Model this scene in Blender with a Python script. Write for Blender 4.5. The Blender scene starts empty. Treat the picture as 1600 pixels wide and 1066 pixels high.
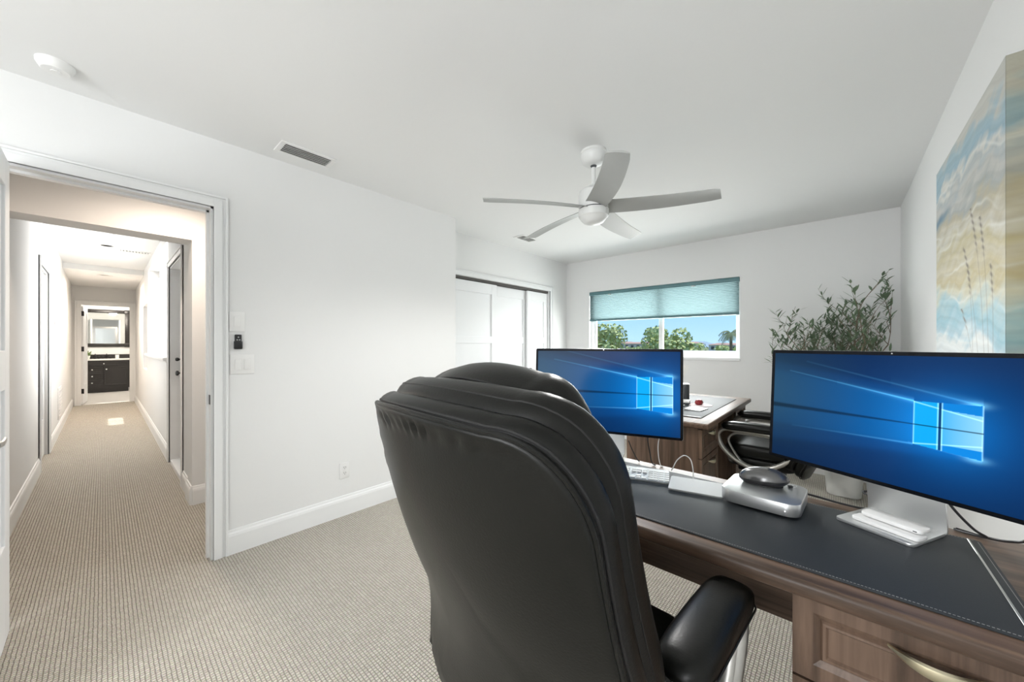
import bpy, bmesh, math, random
import numpy as np
from mathutils import Vector, Matrix
PI = math.pi
R = math.radians
SC = bpy.context.scene
COL = SC.collection

# ------------------------------------------------------------------ camera
CAM_H = 1.25
cam_d = bpy.data.cameras.new('camera')
cam = bpy.data.objects.new('camera', cam_d)
COL.objects.link(cam)
cam.location = (0, 0, CAM_H)
cam.rotation_euler = (R(90), 0, R(41.8))
cam_d.sensor_width = 36.0
cam_d.lens = 571.0 / 1600.0 * 36.0
cam_d.shift_y = 5.0 / 1600.0
cam_d.clip_start = 0.02
cam_d.clip_end = 2000
SC.camera = cam

# ------------------------------------------------------------------ colour management
SC.view_settings.view_transform = 'Standard'
SC.view_settings.look = 'None'
SC.view_settings.gamma = 1.0
SC.view_settings.use_curve_mapping = False
SC.view_settings.exposure = 0.35

# ------------------------------------------------------------------ sky
wd = bpy.data.worlds.new('sky'); SC.world = wd; wd.use_nodes = True
wn = wd.node_tree.nodes; wl = wd.node_tree.links
bg = wn['Background']
tcw = wn.new('ShaderNodeTexCoord'); sepw = wn.new('ShaderNodeSeparateXYZ'); crw = wn.new('ShaderNodeValToRGB')
wl.new(tcw.outputs['Generated'], sepw.inputs[0]); wl.new(sepw.outputs['Z'], crw.inputs['Fac'])
crw.color_ramp.elements[0].position = 0.0; crw.color_ramp.elements[0].color = (.46, .70, .93, 1)
crw.color_ramp.elements[1].position = 0.9; crw.color_ramp.elements[1].color = (.09, .26, .70, 1)
e_ = crw.color_ramp.elements.new(.12); e_.color = (.27, .53, .90, 1)
wl.new(crw.outputs['Color'], bg.inputs[0]); bg.inputs[1].default_value = 1.05

def lamp(name, typ, loc, power, color=(1, 1, 1), rot=(0, 0, 0), size=None, size_y=None, spread=None, radius=None):
    l = bpy.data.lights.new(name, typ); l.energy = power; l.color = color
    if typ == 'AREA':
        l.shape = 'RECTANGLE'; l.size = size; l.size_y = size_y or size
        if spread: l.spread = R(spread)
    elif typ == 'POINT': l.shadow_soft_size = radius or 0.05
    elif typ == 'SPOT': l.shadow_soft_size = radius or 0.05; l.spot_size = R(172); l.spot_blend = 1.0
    o = bpy.data.objects.new(name, l); COL.objects.link(o); o.location = loc; o.rotation_euler = rot
    return o
# sun high over the window side of the house
sun = lamp('sun', 'SUN', (0, 20, 30), 5.0, (1, .95, .88)); sun.data.angle = R(0.6)
sun.rotation_euler = Vector((0.05, 1.0, 3.3)).to_track_quat('Z', 'Y').to_euler()
# fill lamp added behind the camera, no window is seen there
lamp('rear_fill', 'AREA', (-.65, -2.37, 1.40), 66, (1.0, .985, .965), (R(90), 0, 0), 1.7, 1.4)
# daylight of the bedroom window (stands in the opening, below the shade)
lamp('daylight_bedroom_window', 'AREA', (-1.72, 4.82, 1.53), 78, (1.0, .985, .965), (R(-90), 0, 0), 1.75, 0.86)
# fill lamp added out of view in the stairwell, no window built there
lamp('stairwell_fill', 'AREA', (-6.6, 1.70, 1.7), 60, (1, .99, .97), (R(-90), 0, 0), 2.2, 1.2)

# ------------------------------------------------------------------ materials
MATS = {}
def mat(name, color=(.8, .8, .8), rough=.5, metal=0.0, spec=.5, coat=0.0, bump=None, emit=None, noise=None, sheen=0):
    """bump=(scale,strength,distance)   noise=(scale,amount)"""
    m = bpy.data.materials.new(name); m.use_nodes = True
    nt = m.node_tree; n = nt.nodes; l = nt.links; b = n['Principled BSDF']
    b.inputs['Base Color'].default_value = (*color, 1)
    b.inputs['Roughness'].default_value = rough; b.inputs['Metallic'].default_value = metal
    b.inputs['Specular IOR Level'].default_value = spec
    b.inputs['Coat Weight'].default_value = coat
    if sheen: b.inputs['Sheen Weight'].default_value = sheen
    tc = n.new('ShaderNodeTexCoord')
    if noise:
        t = n.new('ShaderNodeTexNoise'); t.inputs['Scale'].default_value = noise[0]; t.inputs['Detail'].default_value = 4
        l.new(tc.outputs['Object'], t.inputs['Vector'])
        mx = n.new('ShaderNodeMix'); mx.data_type = 'RGBA'
        mx.inputs[6].default_value = (*[c * (1 - noise[1]) for c in color], 1)
        mx.inputs[7].default_value = (*[min(1, c * (1 + noise[1])) for c in color], 1)
        l.new(t.outputs['Fac'], mx.inputs[0]); l.new(mx.outputs[2], b.inputs['Base Color'])
    if bump:
        t2 = n.new('ShaderNodeTexNoise'); t2.inputs['Scale'].default_value = bump[0]; t2.inputs['Detail'].default_value = 3
        l.new(tc.outputs['Object'], t2.inputs['Vector'])
        bp = n.new('ShaderNodeBump'); bp.inputs['Strength'].default_value = bump[1]; bp.inputs['Distance'].default_value = bump[2]
        l.new(t2.outputs['Fac'], bp.inputs['Height']); l.new(bp.outputs['Normal'], b.inputs['Normal'])
    if emit:
        b.inputs['Emission Color'].default_value = (*emit[0], 1); b.inputs['Emission Strength'].default_value = emit[1]
    MATS[name] = m
    return m

M_wall = mat('white_wall_paint', (.80, .805, .80), .85, spec=.2, bump=(60, .12, .002), noise=(1.2, .008))
M_ceil = mat('white_ceiling_paint', (.82, .825, .82), .9, spec=.15, bump=(45, .15, .002))
M_trim = mat('white_trim_enamel', (.84, .85, .85), .4, spec=.4)
M_door = mat('white_door_enamel', (.86, .87, .88), .45, spec=.4)
M_tile = mat('pale_bath_tile', (.62, .60, .57), .35, noise=(6, .06))
M_vinyl = mat('white_window_vinyl', (.85, .86, .86), .4)
M_plastic = mat('white_plastic', (.82, .82, .81), .35)
M_offw = mat('fan_white', (.74, .75, .74), .38)
M_blade = mat('fan_blade_silver', (.38, .39, .38), .42, noise=(5, .05))
M_black = mat('black_plastic', (.012, .012, .013), .35)
M_dgrey = mat('dark_grey_plastic', (.05, .055, .06), .5)
M_leather = mat('black_leather', (.0052, .0055, .0046), .34, spec=.25, coat=.0, bump=(230, .22, .0012), noise=(9, .12))
M_leather2 = mat('black_leather_seam', (.006, .006, .006), .5)
M_pad = mat('black_leather_desk_pad', (.028, .032, .036), .55, spec=.3, bump=(420, .35, .0008))
M_stitch = mat('grey_stitching', (.30, .30, .29), .8)
M_silver = mat('satin_silver', (.62, .62, .60), .32, metal=1.0)
M_frame = mat('silver_painted_frame', (.52, .51, .48), .34, metal=.75)
M_alu = mat('anodised_aluminium', (.72, .73, .73), .34, metal=.85)
M_brass = mat('pale_brass', (.72, .66, .48), .3, metal=1.0)
M_chrome = mat('chrome', (.8, .8, .8), .12, metal=1.0)
M_espresso = mat('espresso_cabinet_paint', (.020, .018, .017), .35)
M_counter = mat('white_stone_counter', (.78, .77, .74), .25)
M_mirror = mat('mirror_glass', (.85, .88, .87), .03, metal=1.0)
M_bezel = mat('black_glass_bezel', (.006, .007, .009), .2, spec=.15)
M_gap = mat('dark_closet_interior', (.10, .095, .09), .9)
M_pot = mat('white_glazed_planter', (.83, .83, .81), .28)
M_soil = mat('dark_soil', (.04, .03, .02), .95, bump=(80, .8, .01))
M_bark = mat('grey_brown_bark', (.16, .12, .08), .85, bump=(50, .6, .004))
M_leaf = mat('olive_leaf', (.12, .18, .105), .5, noise=(9, .35))
M_treeleaf = mat('sunlit_tree_leaf', (.40, .46, .17), .7, noise=(1.5, .4))  # green raised to stand in for sunlight on the leaves
M_palmleaf = mat('palm_leaf', (.12, .17, .07), .6)
M_red = mat('red_gloss_plastic', (.22, .012, .016), .28)
M_pink = mat('pale_pink_paper', (.82, .70, .71), .7)
M_reed = mat('pale_reed', (.80, .77, .68), .8)
M_lamp = mat('lit_lamp_lens', (.9, .9, .88), .4, emit=((1, .95, .86), 6.0))
M_led = mat('white_led', (.9, .9, .9), .4, emit=((1, 1, 1), 3.0))
M_stucco = mat('exterior_stucco', (.62, .58, .54), .9, bump=(30, .3, .01))
M_roofw = mat('white_roof_coating', (.75, .75, .74), .7)
M_grass = mat('dry_green_ground', (.13, .16, .07), .95, noise=(.05, .35))
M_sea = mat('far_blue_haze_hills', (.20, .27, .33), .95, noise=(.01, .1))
M_terra = mat('terracotta_roof', (.32, .20, .16), .85)

def wood_mat(name, c1, c2, vec_scale, rot=(0, 0, 0)):
    m = bpy.data.materials.new(name); m.use_nodes = True
    nt = m.node_tree; n = nt.nodes; l = nt.links; b = n['Principled BSDF']
    tc = n.new('ShaderNodeTexCoord'); mp = n.new('ShaderNodeMapping'); mp.inputs['Scale'].default_value = vec_scale
    mp.inputs['Rotation'].default_value = rot
    l.new(tc.outputs['Object'], mp.inputs['Vector'])
    t = n.new('ShaderNodeTexNoise'); t.inputs['Scale'].default_value = 1.0; t.inputs['Detail'].default_value = 7
    t.inputs['Roughness'].default_value = .62; t.inputs['Distortion'].default_value = .5
    l.new(mp.outputs['Vector'], t.inputs['Vector'])
    t2 = n.new('ShaderNodeTexNoise'); t2.inputs['Scale'].default_value = .22; t2.inputs['Detail'].default_value = 2
    l.new(mp.outputs['Vector'], t2.inputs['Vector'])
    ad = n.new('ShaderNodeMath'); ad.operation = 'ADD'; l.new(t.outputs['Fac'], ad.inputs[0]); l.new(t2.outputs['Fac'], ad.inputs[1])
    cr = n.new('ShaderNodeValToRGB'); cr.color_ramp.elements[0].position = .72; cr.color_ramp.elements[0].color = (*c1, 1)
    cr.color_ramp.elements[1].position = 1.25 if False else 1.0; cr.color_ramp.elements[1].color = (*c2, 1)
    mr = n.new('ShaderNodeMapRange'); mr.inputs['From Min'].default_value = .6; mr.inputs['From Max'].default_value = 1.4
    l.new(ad.outputs[0], mr.inputs['Value'])
    cr.color_ramp.elements[0].position = .25; cr.color_ramp.elements[1].position = .75
    l.new(mr.outputs[0], cr.inputs['Fac']); l.new(cr.outputs['Color'], b.inputs['Base Color'])
    b.inputs['Roughness'].default_value = .42; b.inputs['Specular IOR Level'].default_value = .45
    bp = n.new('ShaderNodeBump'); bp.inputs['Strength'].default_value = .15; bp.inputs['Distance'].default_value = .001
    l.new(t.outputs['Fac'], bp.inputs['Height']); l.new(bp.outputs['Normal'], b.inputs['Normal'])
    return m
WC1 = (.060, .036, .023); WC2 = (.190, .122, .084)
M_woodx = wood_mat('walnut_laminate_lengthwise', WC1, WC2, (2.2, 46, 46))
M_woodz = wood_mat('walnut_laminate_upright', WC1, WC2, (38, 38, 1.8))

def carpet_mat():
    m = bpy.data.materials.new('beige_loop_carpet'); m.use_nodes = True
    nt = m.node_tree; n = nt.nodes; l = nt.links; b = n['Principled BSDF']
    tc = n.new('ShaderNodeTexCoord')
    nz = n.new('ShaderNodeTexNoise'); nz.inputs['Scale'].default_value = 55; nz.inputs['Detail'].default_value = 2
    l.new(tc.outputs['Object'], nz.inputs['Vector'])
    mv = n.new('ShaderNodeMix'); mv.data_type = 'VECTOR'; mv.inputs[0].default_value = .006
    l.new(tc.outputs['Object'], mv.inputs[4]); l.new(nz.outputs['Color'], mv.inputs[5])
    bk = n.new('ShaderNodeTexBrick'); bk.offset = 0.0; bk.inputs['Scale'].default_value = 1.0
    bk.inputs['Brick Width'].default_value = .0135; bk.inputs['Row Height'].default_value = .0135
    bk.inputs['Mortar Size'].default_value = .0026; bk.inputs['Mortar Smooth'].default_value = 1.0
    bk.inputs['Color1'].default_value = (.555, .52, .455, 1); bk.inputs['Color2'].default_value = (.65, .615, .545, 1)
    bk.inputs['Mortar'].default_value = (.30, .275, .235, 1)
    l.new(mv.outputs[1], bk.inputs['Vector'])
    n3 = n.new('ShaderNodeTexNoise'); n3.inputs['Scale'].default_value = 260; l.new(tc.outputs['Object'], n3.inputs['Vector'])
    mx = n.new('ShaderNodeMix'); mx.data_type = 'RGBA'; mx.blend_type = 'OVERLAY'; mx.inputs[0].default_value = .35
    l.new(bk.outputs['Color'], mx.inputs[6]); l.new(n3.outputs['Color'], mx.inputs[7])
    l.new(mx.outputs[2], b.inputs['Base Color'])
    b.inputs['Roughness'].default_value = 1.0; b.inputs['Specular IOR Level'].default_value = .1
    inv = n.new('ShaderNodeMath'); inv.operation = 'SUBTRACT'; inv.inputs[0].default_value = 1
    l.new(bk.outputs['Fac'], inv.inputs[1])
    bp = n.new('ShaderNodeBump'); bp.inputs['Strength'].default_value = .8; bp.inputs['Distance'].default_value = .005
    l.new(inv.outputs[0], bp.inputs['Height']); l.new(bp.outputs['Normal'], b.inputs['Normal'])
    return m
M_carpet = carpet_mat()

def glass_mat():
    m = bpy.data.materials.new('clear_window_glass'); m.use_nodes = True
    nt = m.node_tree; n = nt.nodes; l = nt.links
    for x in list(n):
        if x.type == 'BSDF_PRINCIPLED': n.remove(x)
    t = n.new('ShaderNodeBsdfTransparent'); t.inputs[0].default_value = (.97, .99, .985, 1)
    g = n.new('ShaderNodeBsdfGlossy'); g.inputs['Roughness'].default_value = .02
    fr = n.new('ShaderNodeFresnel'); fr.inputs['IOR'].default_value = 1.35
    gm = n.new('ShaderNodeNewGeometry'); iv = n.new('ShaderNodeMath'); iv.operation = 'SUBTRACT'; iv.inputs[0].default_value = 1
    l.new(gm.outputs['Backfacing'], iv.inputs[1]); ml = n.new('ShaderNodeMath'); ml.operation = 'MULTIPLY'
    l.new(fr.outputs[0], ml.inputs[0]); l.new(iv.outputs[0], ml.inputs[1])
    mx = n.new('ShaderNodeMixShader'); l.new(ml.outputs[0], mx.inputs[0]); l.new(t.outputs[0], mx.inputs[1]); l.new(g.outputs[0], mx.inputs[2])
    l.new(mx.outputs[0], n['Material Output'].inputs['Surface'])
    return m
M_glass = glass_mat()

def shade_mat():
    m = bpy.data.materials.new('teal_cellular_shade_fabric'); m.use_nodes = True
    nt = m.node_tree; n = nt.nodes; l = nt.links
    for x in list(n):
        if x.type == 'BSDF_PRINCIPLED': n.remove(x)
    tc = n.new('ShaderNodeTexCoord'); w = n.new('ShaderNodeTexNoise'); w.inputs['Scale'].default_value = 400
    l.new(tc.outputs['Object'], w.inputs['Vector'])
    cr = n.new('ShaderNodeValToRGB'); cr.color_ramp.elements[0].color = (.056, .084, .088, 1); cr.color_ramp.elements[1].color = (.072, .102, .106, 1)
    l.new(w.outputs['Fac'], cr.inputs[0])
    d = n.new('ShaderNodeBsdfDiffuse'); t = n.new('ShaderNodeBsdfTranslucent')
    l.new(cr.outputs[0], d.inputs[0]); l.new(cr.outputs[0], t.inputs[0])
    mx = n.new('ShaderNodeMixShader'); mx.inputs[0].default_value = .72
    l.new(d.outputs[0], mx.inputs[1]); l.new(t.outputs[0], mx.inputs[2]); l.new(mx.outputs[0], n['Material Output'].inputs['Surface'])
    return m
M_shade = shade_mat()
M_rail = mat('teal_shade_rail', (.10, .21, .23), .45)

def attr_mat(name, emission=0.0, rough=.5, bump=None):
    m = bpy.data.materials.new(name); m.use_nodes = True
    nt = m.node_tree; n = nt.nodes; l = nt.links; b = n['Principled BSDF']
    a = n.new('ShaderNodeAttribute'); a.attribute_name = 'picture'
    b.inputs['Roughness'].default_value = rough
    if emission:
        b.inputs['Base Color'].default_value = (.004, .005, .006, 1)
        l.new(a.outputs['Color'], b.inputs['Emission Color']); b.inputs['Emission Strength'].default_value = emission
        b.inputs['Specular IOR Level'].default_value = .05
    else:
        l.new(a.outputs['Color'], b.inputs['Base Color'])
    if bump:
        tc = n.new('ShaderNodeTexCoord'); t2 = n.new('ShaderNodeTexNoise'); t2.inputs['Scale'].default_value = bump[0]
        l.new(tc.outputs['Object'], t2.inputs['Vector'])
        bp = n.new('ShaderNodeBump'); bp.inputs['Strength'].default_value = bump[1]; bp.inputs['Distance'].default_value = .002
        l.new(t2.outputs['Fac'], bp.inputs['Height']); l.new(bp.outputs['Normal'], b.inputs['Normal'])
    return m
M_screen = attr_mat('lit_display', emission=.84, rough=.14)
M_canvas = attr_mat('painted_canvas', rough=.75, bump=(90, .5))

# ------------------------------------------------------------------ mesh helpers
def finish(bm, name, m, parent=None, smooth=True, angle=35, loc=None, rot=None, col_attr=None):
    me = bpy.data.meshes.new(name)
    bmesh.ops.recalc_face_normals(bm, faces=bm.faces[:])
    bm.to_mesh(me); bm.free()
    me.materials.append(m)
    if smooth:
        me.polygons.foreach_set('use_smooth', [True] * len(me.polygons))
        me.set_sharp_from_angle(angle=R(angle))
    o = bpy.data.objects.new(name, me); COL.objects.link(o)
    if parent is not None: o.parent = parent
    if loc: o.location = loc
    if rot: o.rotation_euler = rot
    return o

def box(bm, x0, x1, y0, y1, z0, z1, bev=0.0, seg=2, mtx=None):
    if x1 < x0: x0, x1 = x1, x0
    if y1 < y0: y0, y1 = y1, y0
    if z1 < z0: z0, z1 = z1, z0
    vs = [bm.verts.new((x, y, z)) for x in (x0, x1) for y in (y0, y1) for z in (z0, z1)]
    F = [(0, 1, 3, 2), (4, 6, 7, 5), (0, 4, 5, 1), (2, 3, 7, 6), (0, 2, 6, 4), (1, 5, 7, 3)]
    fs = [bm.faces.new([vs[i] for i in f]) for f in F]
    geo = vs
    if bev > 0:
        es = list({e for f in fs for e in f.edges})
        r = bmesh.ops.bevel(bm, geom=es, offset=bev, segments=seg, profile=.5, affect='EDGES', clamp_overlap=True)
        geo = list({v for v in r['verts']} | {v for v in vs if v.is_valid})
    if mtx is not None:
        bmesh.ops.transform(bm, matrix=mtx, verts=[v for v in geo if v.is_valid])
    return geo

def boxes(lst, bev=0.0):
    bm = bmesh.new()
    for b in lst: box(bm, *b[:6], bev=bev if len(b) < 7 else b[6])
    return bm

def catmull(pts, n=8, closed=False):
    P = [Vector(p) for p in pts]; out = []
    N = len(P)
    rng = range(N if closed else N - 1)
    for i in rng:
        if closed: p0, p1, p2, p3 = P[(i - 1) % N], P[i], P[(i + 1) % N], P[(i + 2) % N]
        else: p0, p1, p2, p3 = P[max(i - 1, 0)], P[i], P[i + 1], P[min(i + 2, N - 1)]
        for k in range(n):
            t = k / n
            out.append(.5 * ((2 * p1) + (-p0 + p2) * t + (2 * p0 - 5 * p1 + 4 * p2 - p3) * t * t + (-p0 + 3 * p1 - 3 * p2 + p3) * t ** 3))
    if not closed: out.append(P[-1])
    return out

def tube(bm, pts, r, seg=10, closed=False, flat=None, up=None, taper=None):
    """sweep; flat=(a,b) elliptical section with a along 'up' cross direction"""
    n = len(pts); rings = []
    prev = None
    for i, p in enumerate(pts):
        if closed: t = (pts[(i + 1) % n] - pts[(i - 1) % n])
        else: t = pts[min(i + 1, n - 1)] - pts[max(i - 1, 0)]
        if t.length < 1e-9: t = Vector((0, 0, 1))
        t.normalize()
        if up is not None: a = Vector(up)
        elif prev is not None: a = prev
        else: a = Vector((0, 0, 1)) if abs(t.z) < .9 else Vector((1, 0, 0))
        a = (a - t * a.dot(t))
        if a.length < 1e-6: a = Vector((1, 0, 0)) - t * t.x
        a.normalize(); prev = a
        b = t.cross(a)
        ra, rb = (flat if flat else (r, r))
        k = taper(i / (n - 1)) if taper else 1
        rings.append([bm.verts.new(p + a * (ra * k * math.cos(2 * PI * j / seg)) + b * (rb * k * math.sin(2 * PI * j / seg))) for j in range(seg)])
    m = n if closed else n - 1
    for i in range(m):
        A = rings[i]; B = rings[(i + 1) % n]
        for j in range(seg):
            bm.faces.new((A[j], A[(j + 1) % seg], B[(j + 1) % seg], B[j]))
    if not closed:
        bm.faces.new(rings[0][::-1]); bm.faces.new(rings[-1])

def lathe(bm, prof, seg=32, cx=0, cy=0, cz=0, mtx=None):
    """prof: list of (r,z) from bottom to top"""
    rings = []; allv = []
    for r, z in prof:
        if r < 1e-6: v = bm.verts.new((cx, cy, cz + z)); rings.append([v]); allv.append(v)
        else:
            ring = [bm.verts.new((cx + r * math.cos(2 * PI * j / seg), cy + r * math.sin(2 * PI * j / seg), cz + z)) for j in range(seg)]
            rings.append(ring); allv += ring
    for A, B in zip(rings, rings[1:]):
        for j in range(seg):
            k = (j + 1) % seg
            if len(A) == 1 and len(B) == 1: continue
            if len(A) == 1: bm.faces.new((A[0], B[k], B[j]))
            elif len(B) == 1: bm.faces.new((A[j], A[k], B[0]))
            else: bm.faces.new((A[j], A[k], B[k], B[j]))
    if len(rings[0]) > 1: bm.faces.new(rings[0][::-1])
    if len(rings[-1]) > 1: bm.faces.new(rings[-1])
    if mtx is not None: bmesh.ops.transform(bm, matrix=mtx, verts=allv)
    return allv

def rrect(w, d, r, n=6):
    out = []
    for cx, cy, a0 in ((w / 2 - r, d / 2 - r, 0), (-w / 2 + r, d / 2 - r, 90), (-w / 2 + r, -d / 2 + r, 180), (w / 2 - r, -d / 2 + r, 270)):
        for k in range(n + 1):
            a = R(a0 + 90 * k / n); out.append((cx + r * math.cos(a), cy + r * math.sin(a)))
    return out

def plate(bm, outline, z0, z1, edge=0.0, mtx=None):
    """extruded outline with softened top and bottom rim"""
    def sc(o, e):
        cx = sum(p[0] for p in o) / len(o); cy = sum(p[1] for p in o) / len(o)
        W = max(p[0] for p in o) - min(p[0] for p in o); D = max(p[1] for p in o) - min(p[1] for p in o)
        return [(cx + (p[0] - cx) * (1 - 2 * e / W), cy + (p[1] - cy) * (1 - 2 * e / D)) for p in o]
    if edge > 0: lay = [(sc(outline, edge), z0), (sc(outline, edge * .3), z0 + edge * .3), (outline, z0 + edge), (outline, z1 - edge), (sc(outline, edge * .3), z1 - edge * .3), (sc(outline, edge), z1)]
    else: lay = [(outline, z0), (outline, z1)]
    rings = [[bm.verts.new((x, y, z)) for x, y in o] for o, z in lay]
    N = len(outline)
    for A, B in zip(rings, rings[1:]):
        for j in range(N): bm.faces.new((A[j], A[(j + 1) % N], B[(j + 1) % N], B[j]))
    bm.faces.new(rings[0][::-1]); bm.faces.new(rings[-1])
    if mtx is not None: bmesh.ops.transform(bm, matrix=mtx, verts=[v for r_ in rings for v in r_])

def tag(o, label=None, cat=None, group=None, kind=None):
    if label: o['label'] = label
    if cat: o['category'] = cat
    if group: o['group'] = group
    if kind: o['kind'] = kind
    return o
def thing(name, label, cat, loc=(0, 0, 0), rz=0, group=None):
    o = bpy.data.objects.new(name, None); COL.objects.link(o); o.empty_display_size = .1
    o.location = loc; o.rotation_euler = (0, 0, rz)
    return tag(o, label, cat, group)
def struct(o): o['kind'] = 'structure'; return o
def dup(root, loc, rz, label, group=None):
    def cp(o, par):
        c = o.copy(); COL.objects.link(c); c.parent = par
        for ch in [x for x in o.children]: cp(ch, c)
        return c
    r = cp(root, None); r.location = loc; r.rotation_euler = (0, 0, rz); r['label'] = label
    if group: r['group'] = group
    return r
def wallbox(name, lst, m=None, bev=0): return struct(finish(boxes(lst, bev), name, m or M_wall, smooth=False))

# ================================================================== ROOM SHELL
CE = 2.44; XR = .40; XL = -2.70; YB = 4.60; XC = -3.02; YF = -2.40
wallbox('floor', [(-11.55, .52, YF - .1, YB + .1, -.1, 0)], M_carpet)
wallbox('floor_bathroom', [(-14.9, -11.55, -1.3, 1.5, -.1, -.004)], M_tile)
wallbox('ceiling', [(-3.85, .52, YF - .1, YB + .15, CE, CE + .12)], M_ceil)
wallbox('ceiling_hall', [(-9.0, -3.85, -.55, .47, 2.53, 2.65), (-8.1, -3.85, .47, 1.85, 2.53, 2.65), (-11.7, -9.0, -.55, .62, CE, 2.65), (-14.9, -11.7, -1.3, 1.5, CE, 2.6)], M_ceil)
wallbox('wall_right', [(XR, XR + .12, YF - .1, YB + .15, 0, CE)])
# window wall with its opening
WX0, WX1, WZ0, WZ1 = -2.64, -.80, 1.07, 1.985
wallbox('wall_back', [(XC - .75, WX0, YB, YB + .15, 0, CE), (WX1, XR, YB, YB + .15, 0, CE), (WX0, WX1, YB, YB + .15, 0, WZ0), (WX0, WX1, YB, YB + .15, WZ1, CE)])
# closet wall with opening
CY0, CY1, CZ = 2.36, 4.17, 1.99
wallbox('wall_closet', [(XC - .11, XC, 2.22, CY0, 0, CE), (XC - .11, XC, CY1, YB, 0, CE), (XC - .11, XC, CY0, CY1, CZ, CE)])
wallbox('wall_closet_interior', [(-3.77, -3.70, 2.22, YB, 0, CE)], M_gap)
# left wall with the door opening, and its return to the closet wall
DY0, DY1, DZ = -.345, .425, 2.045
wallbox('wall_left', [(XL - .12, XL, YF, DY0, 0, CE), (XL - .12, XL, DY1, 2.22, 0, CE), (XL - .12, XL, DY0, DY1, DZ, CE), (-3.85, XL - .12, 2.10, 2.22, 0, CE)])
# unseen rear wall behind the camera, opening added to go with the fill lamp
wallbox('wall_front', [(XL - .12, -1.55, YF - .1, YF, 0, CE), (.25, XR, YF - .1, YF, 0, CE), (-1.55, .25, YF - .1, YF, 0, .7), (-1.55, .25, YF - .1, YF, 2.15, CE)])
# landing and hall
HY0, HY1 = -.42, .47
wallbox('wall_landing', [(-3.97, -3.75, .46, 2.10, 0, 2.53), (-3.97, -3.75, HY0, .46, 2.06, 2.53)])
wallbox('wall_hall_left', [(-5.85, XL - .12, HY0 - .12, HY0, 0, 2.53), (-11.5, -6.70, HY0 - .12, HY0, 0, 2.53), (-6.70, -5.85, HY0 - .12, HY0, 2.05, 2.53), (-6.75, -5.8, HY0 - .2, HY0 - .12, 0, 2.2)])
wallbox('wall_hall_right', [
    (-4.35, -3.97, HY1, HY1 + .14, 0, 2.53), (-5.42, -5.28, HY1, HY1 + .14, 0, 2.53), (-5.28, -4.35, HY1, HY1 + .14, 2.06, 2.53),
    (-5.42, -3.97, HY1 + .14, HY1 + .2, 0, 2.53),
    (-8.06, -5.42, HY1, HY1 + .12, 0, 1.07), (-8.06, -5.42, HY1, HY1 + .12, 2.40, 2.53),
    (-8.2, -8.06, HY1, 1.85, 0, 2.53), (-8.30, -8.2, HY1, HY1 + .12, 0, 2.53), (-11.5, -9.15, HY1, HY1 + .12, 0, 2.53), (-9.15, -8.3, HY1, HY1 + .12, 0, .83), (-9.15, -8.3, HY1, HY1 + .12, 1.91, 2.53)])
wallbox('wall_stairwell', [(-8.06, -5.42, 1.75, 1.85, 0, 2.53), (-5.5, -5.42, HY1 + .14, 1.75, 0, 2.53)])
BY0, BY1, BZ = -.30, .385, 2.06
wallbox('wall_hall_end', [(-11.6, -11.5, HY0 - .9, BY0, 0, 2.5), (-11.6, -11.5, BY1, 1.5, 0, 2.5), (-11.6, -11.5, BY0, BY1, BZ, 2.5)])
wallbox('wall_bathroom', [(-14.9, -14.78, -1.3, 1.5, 0, 2.5), (-14.8, -11.6, -1.42, -1.3, 0, 2.5), (-14.8, -11.6, 1.5, 1.62, 0, 2.5)])
# unseen eave slabs added to block high sun and narrow the hall patch
wallbox('trim_sun_block', [(-3.9, .9, YB + .15, YB + .75, 2.44, 2.58), (-9.6, -7.9, HY1 + .12, HY1 + .12 + .157, 2.3, 2.45)], M_trim)
wallbox('wall_roof', [(-8.2, -3.85, 1.85, 1.95, 0, 2.7)], M_stucco)

# baseboards: moulded profile (tall flat board with a small eased cap)
def baseboard(name, runs):
    bm = bmesh.new()
    for x0, y0, x1, y1, nx, ny in runs:      # face runs from p0 to p1, normal (nx,ny)
        L = Vector((x1 - x0, y1 - y0, 0)); l = L.length; ux = L.normalized(); nn = Vector((nx, ny, 0))
        prof = [(0, 0), (.016, 0), (.016, .108), (.013, .122), (.008, .130), (.006, .142), (0, .145)]
        A = [bm.verts.new(Vector((x0, y0, 0)) + nn * a + Vector((0, 0, b))) for a, b in prof]
        B = [bm.verts.new(Vector((x1, y1, 0)) + nn * a + Vector((0, 0, b))) for a, b in prof]
        for i in range(len(prof)):
            j = (i + 1) % len(prof); bm.faces.new((A[i], A[j], B[j], B[i]))
        bm.faces.new(A); bm.faces.new(B)
    return struct(finish(bm, name, M_trim, smooth=False))
baseboard('baseboard_left', [(XL, .49, XL, 2.22, 1, 0), (XC, 2.22, XL, 2.22, 0, 1), (XL, YF, XL, -.41, 1, 0)])
baseboard('baseboard_back', [(XC, YB, XR, YB, 0, -1), (XC, 4.24, XC, YB, 1, 0)])
baseboard('baseboard_right', [(XR, YF, XR, YB, -1, 0)])
baseboard('baseboard_hall', [(XL - .12, HY0, -5.78, HY0, 0, 1), (-6.77, HY0, -11.5, HY0, 0, 1), (-3.75, .46, -3.75, 2.1, 1, 0), (-3.97, .46, -3.75, .46, 0, -1),
                             (-5.36, HY1, -8.2, HY1, 0, -1), (-8.2, HY1, -11.5, HY1, 0, -1), (-3.97, HY1, -4.28, HY1, 0, -1)])

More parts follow.
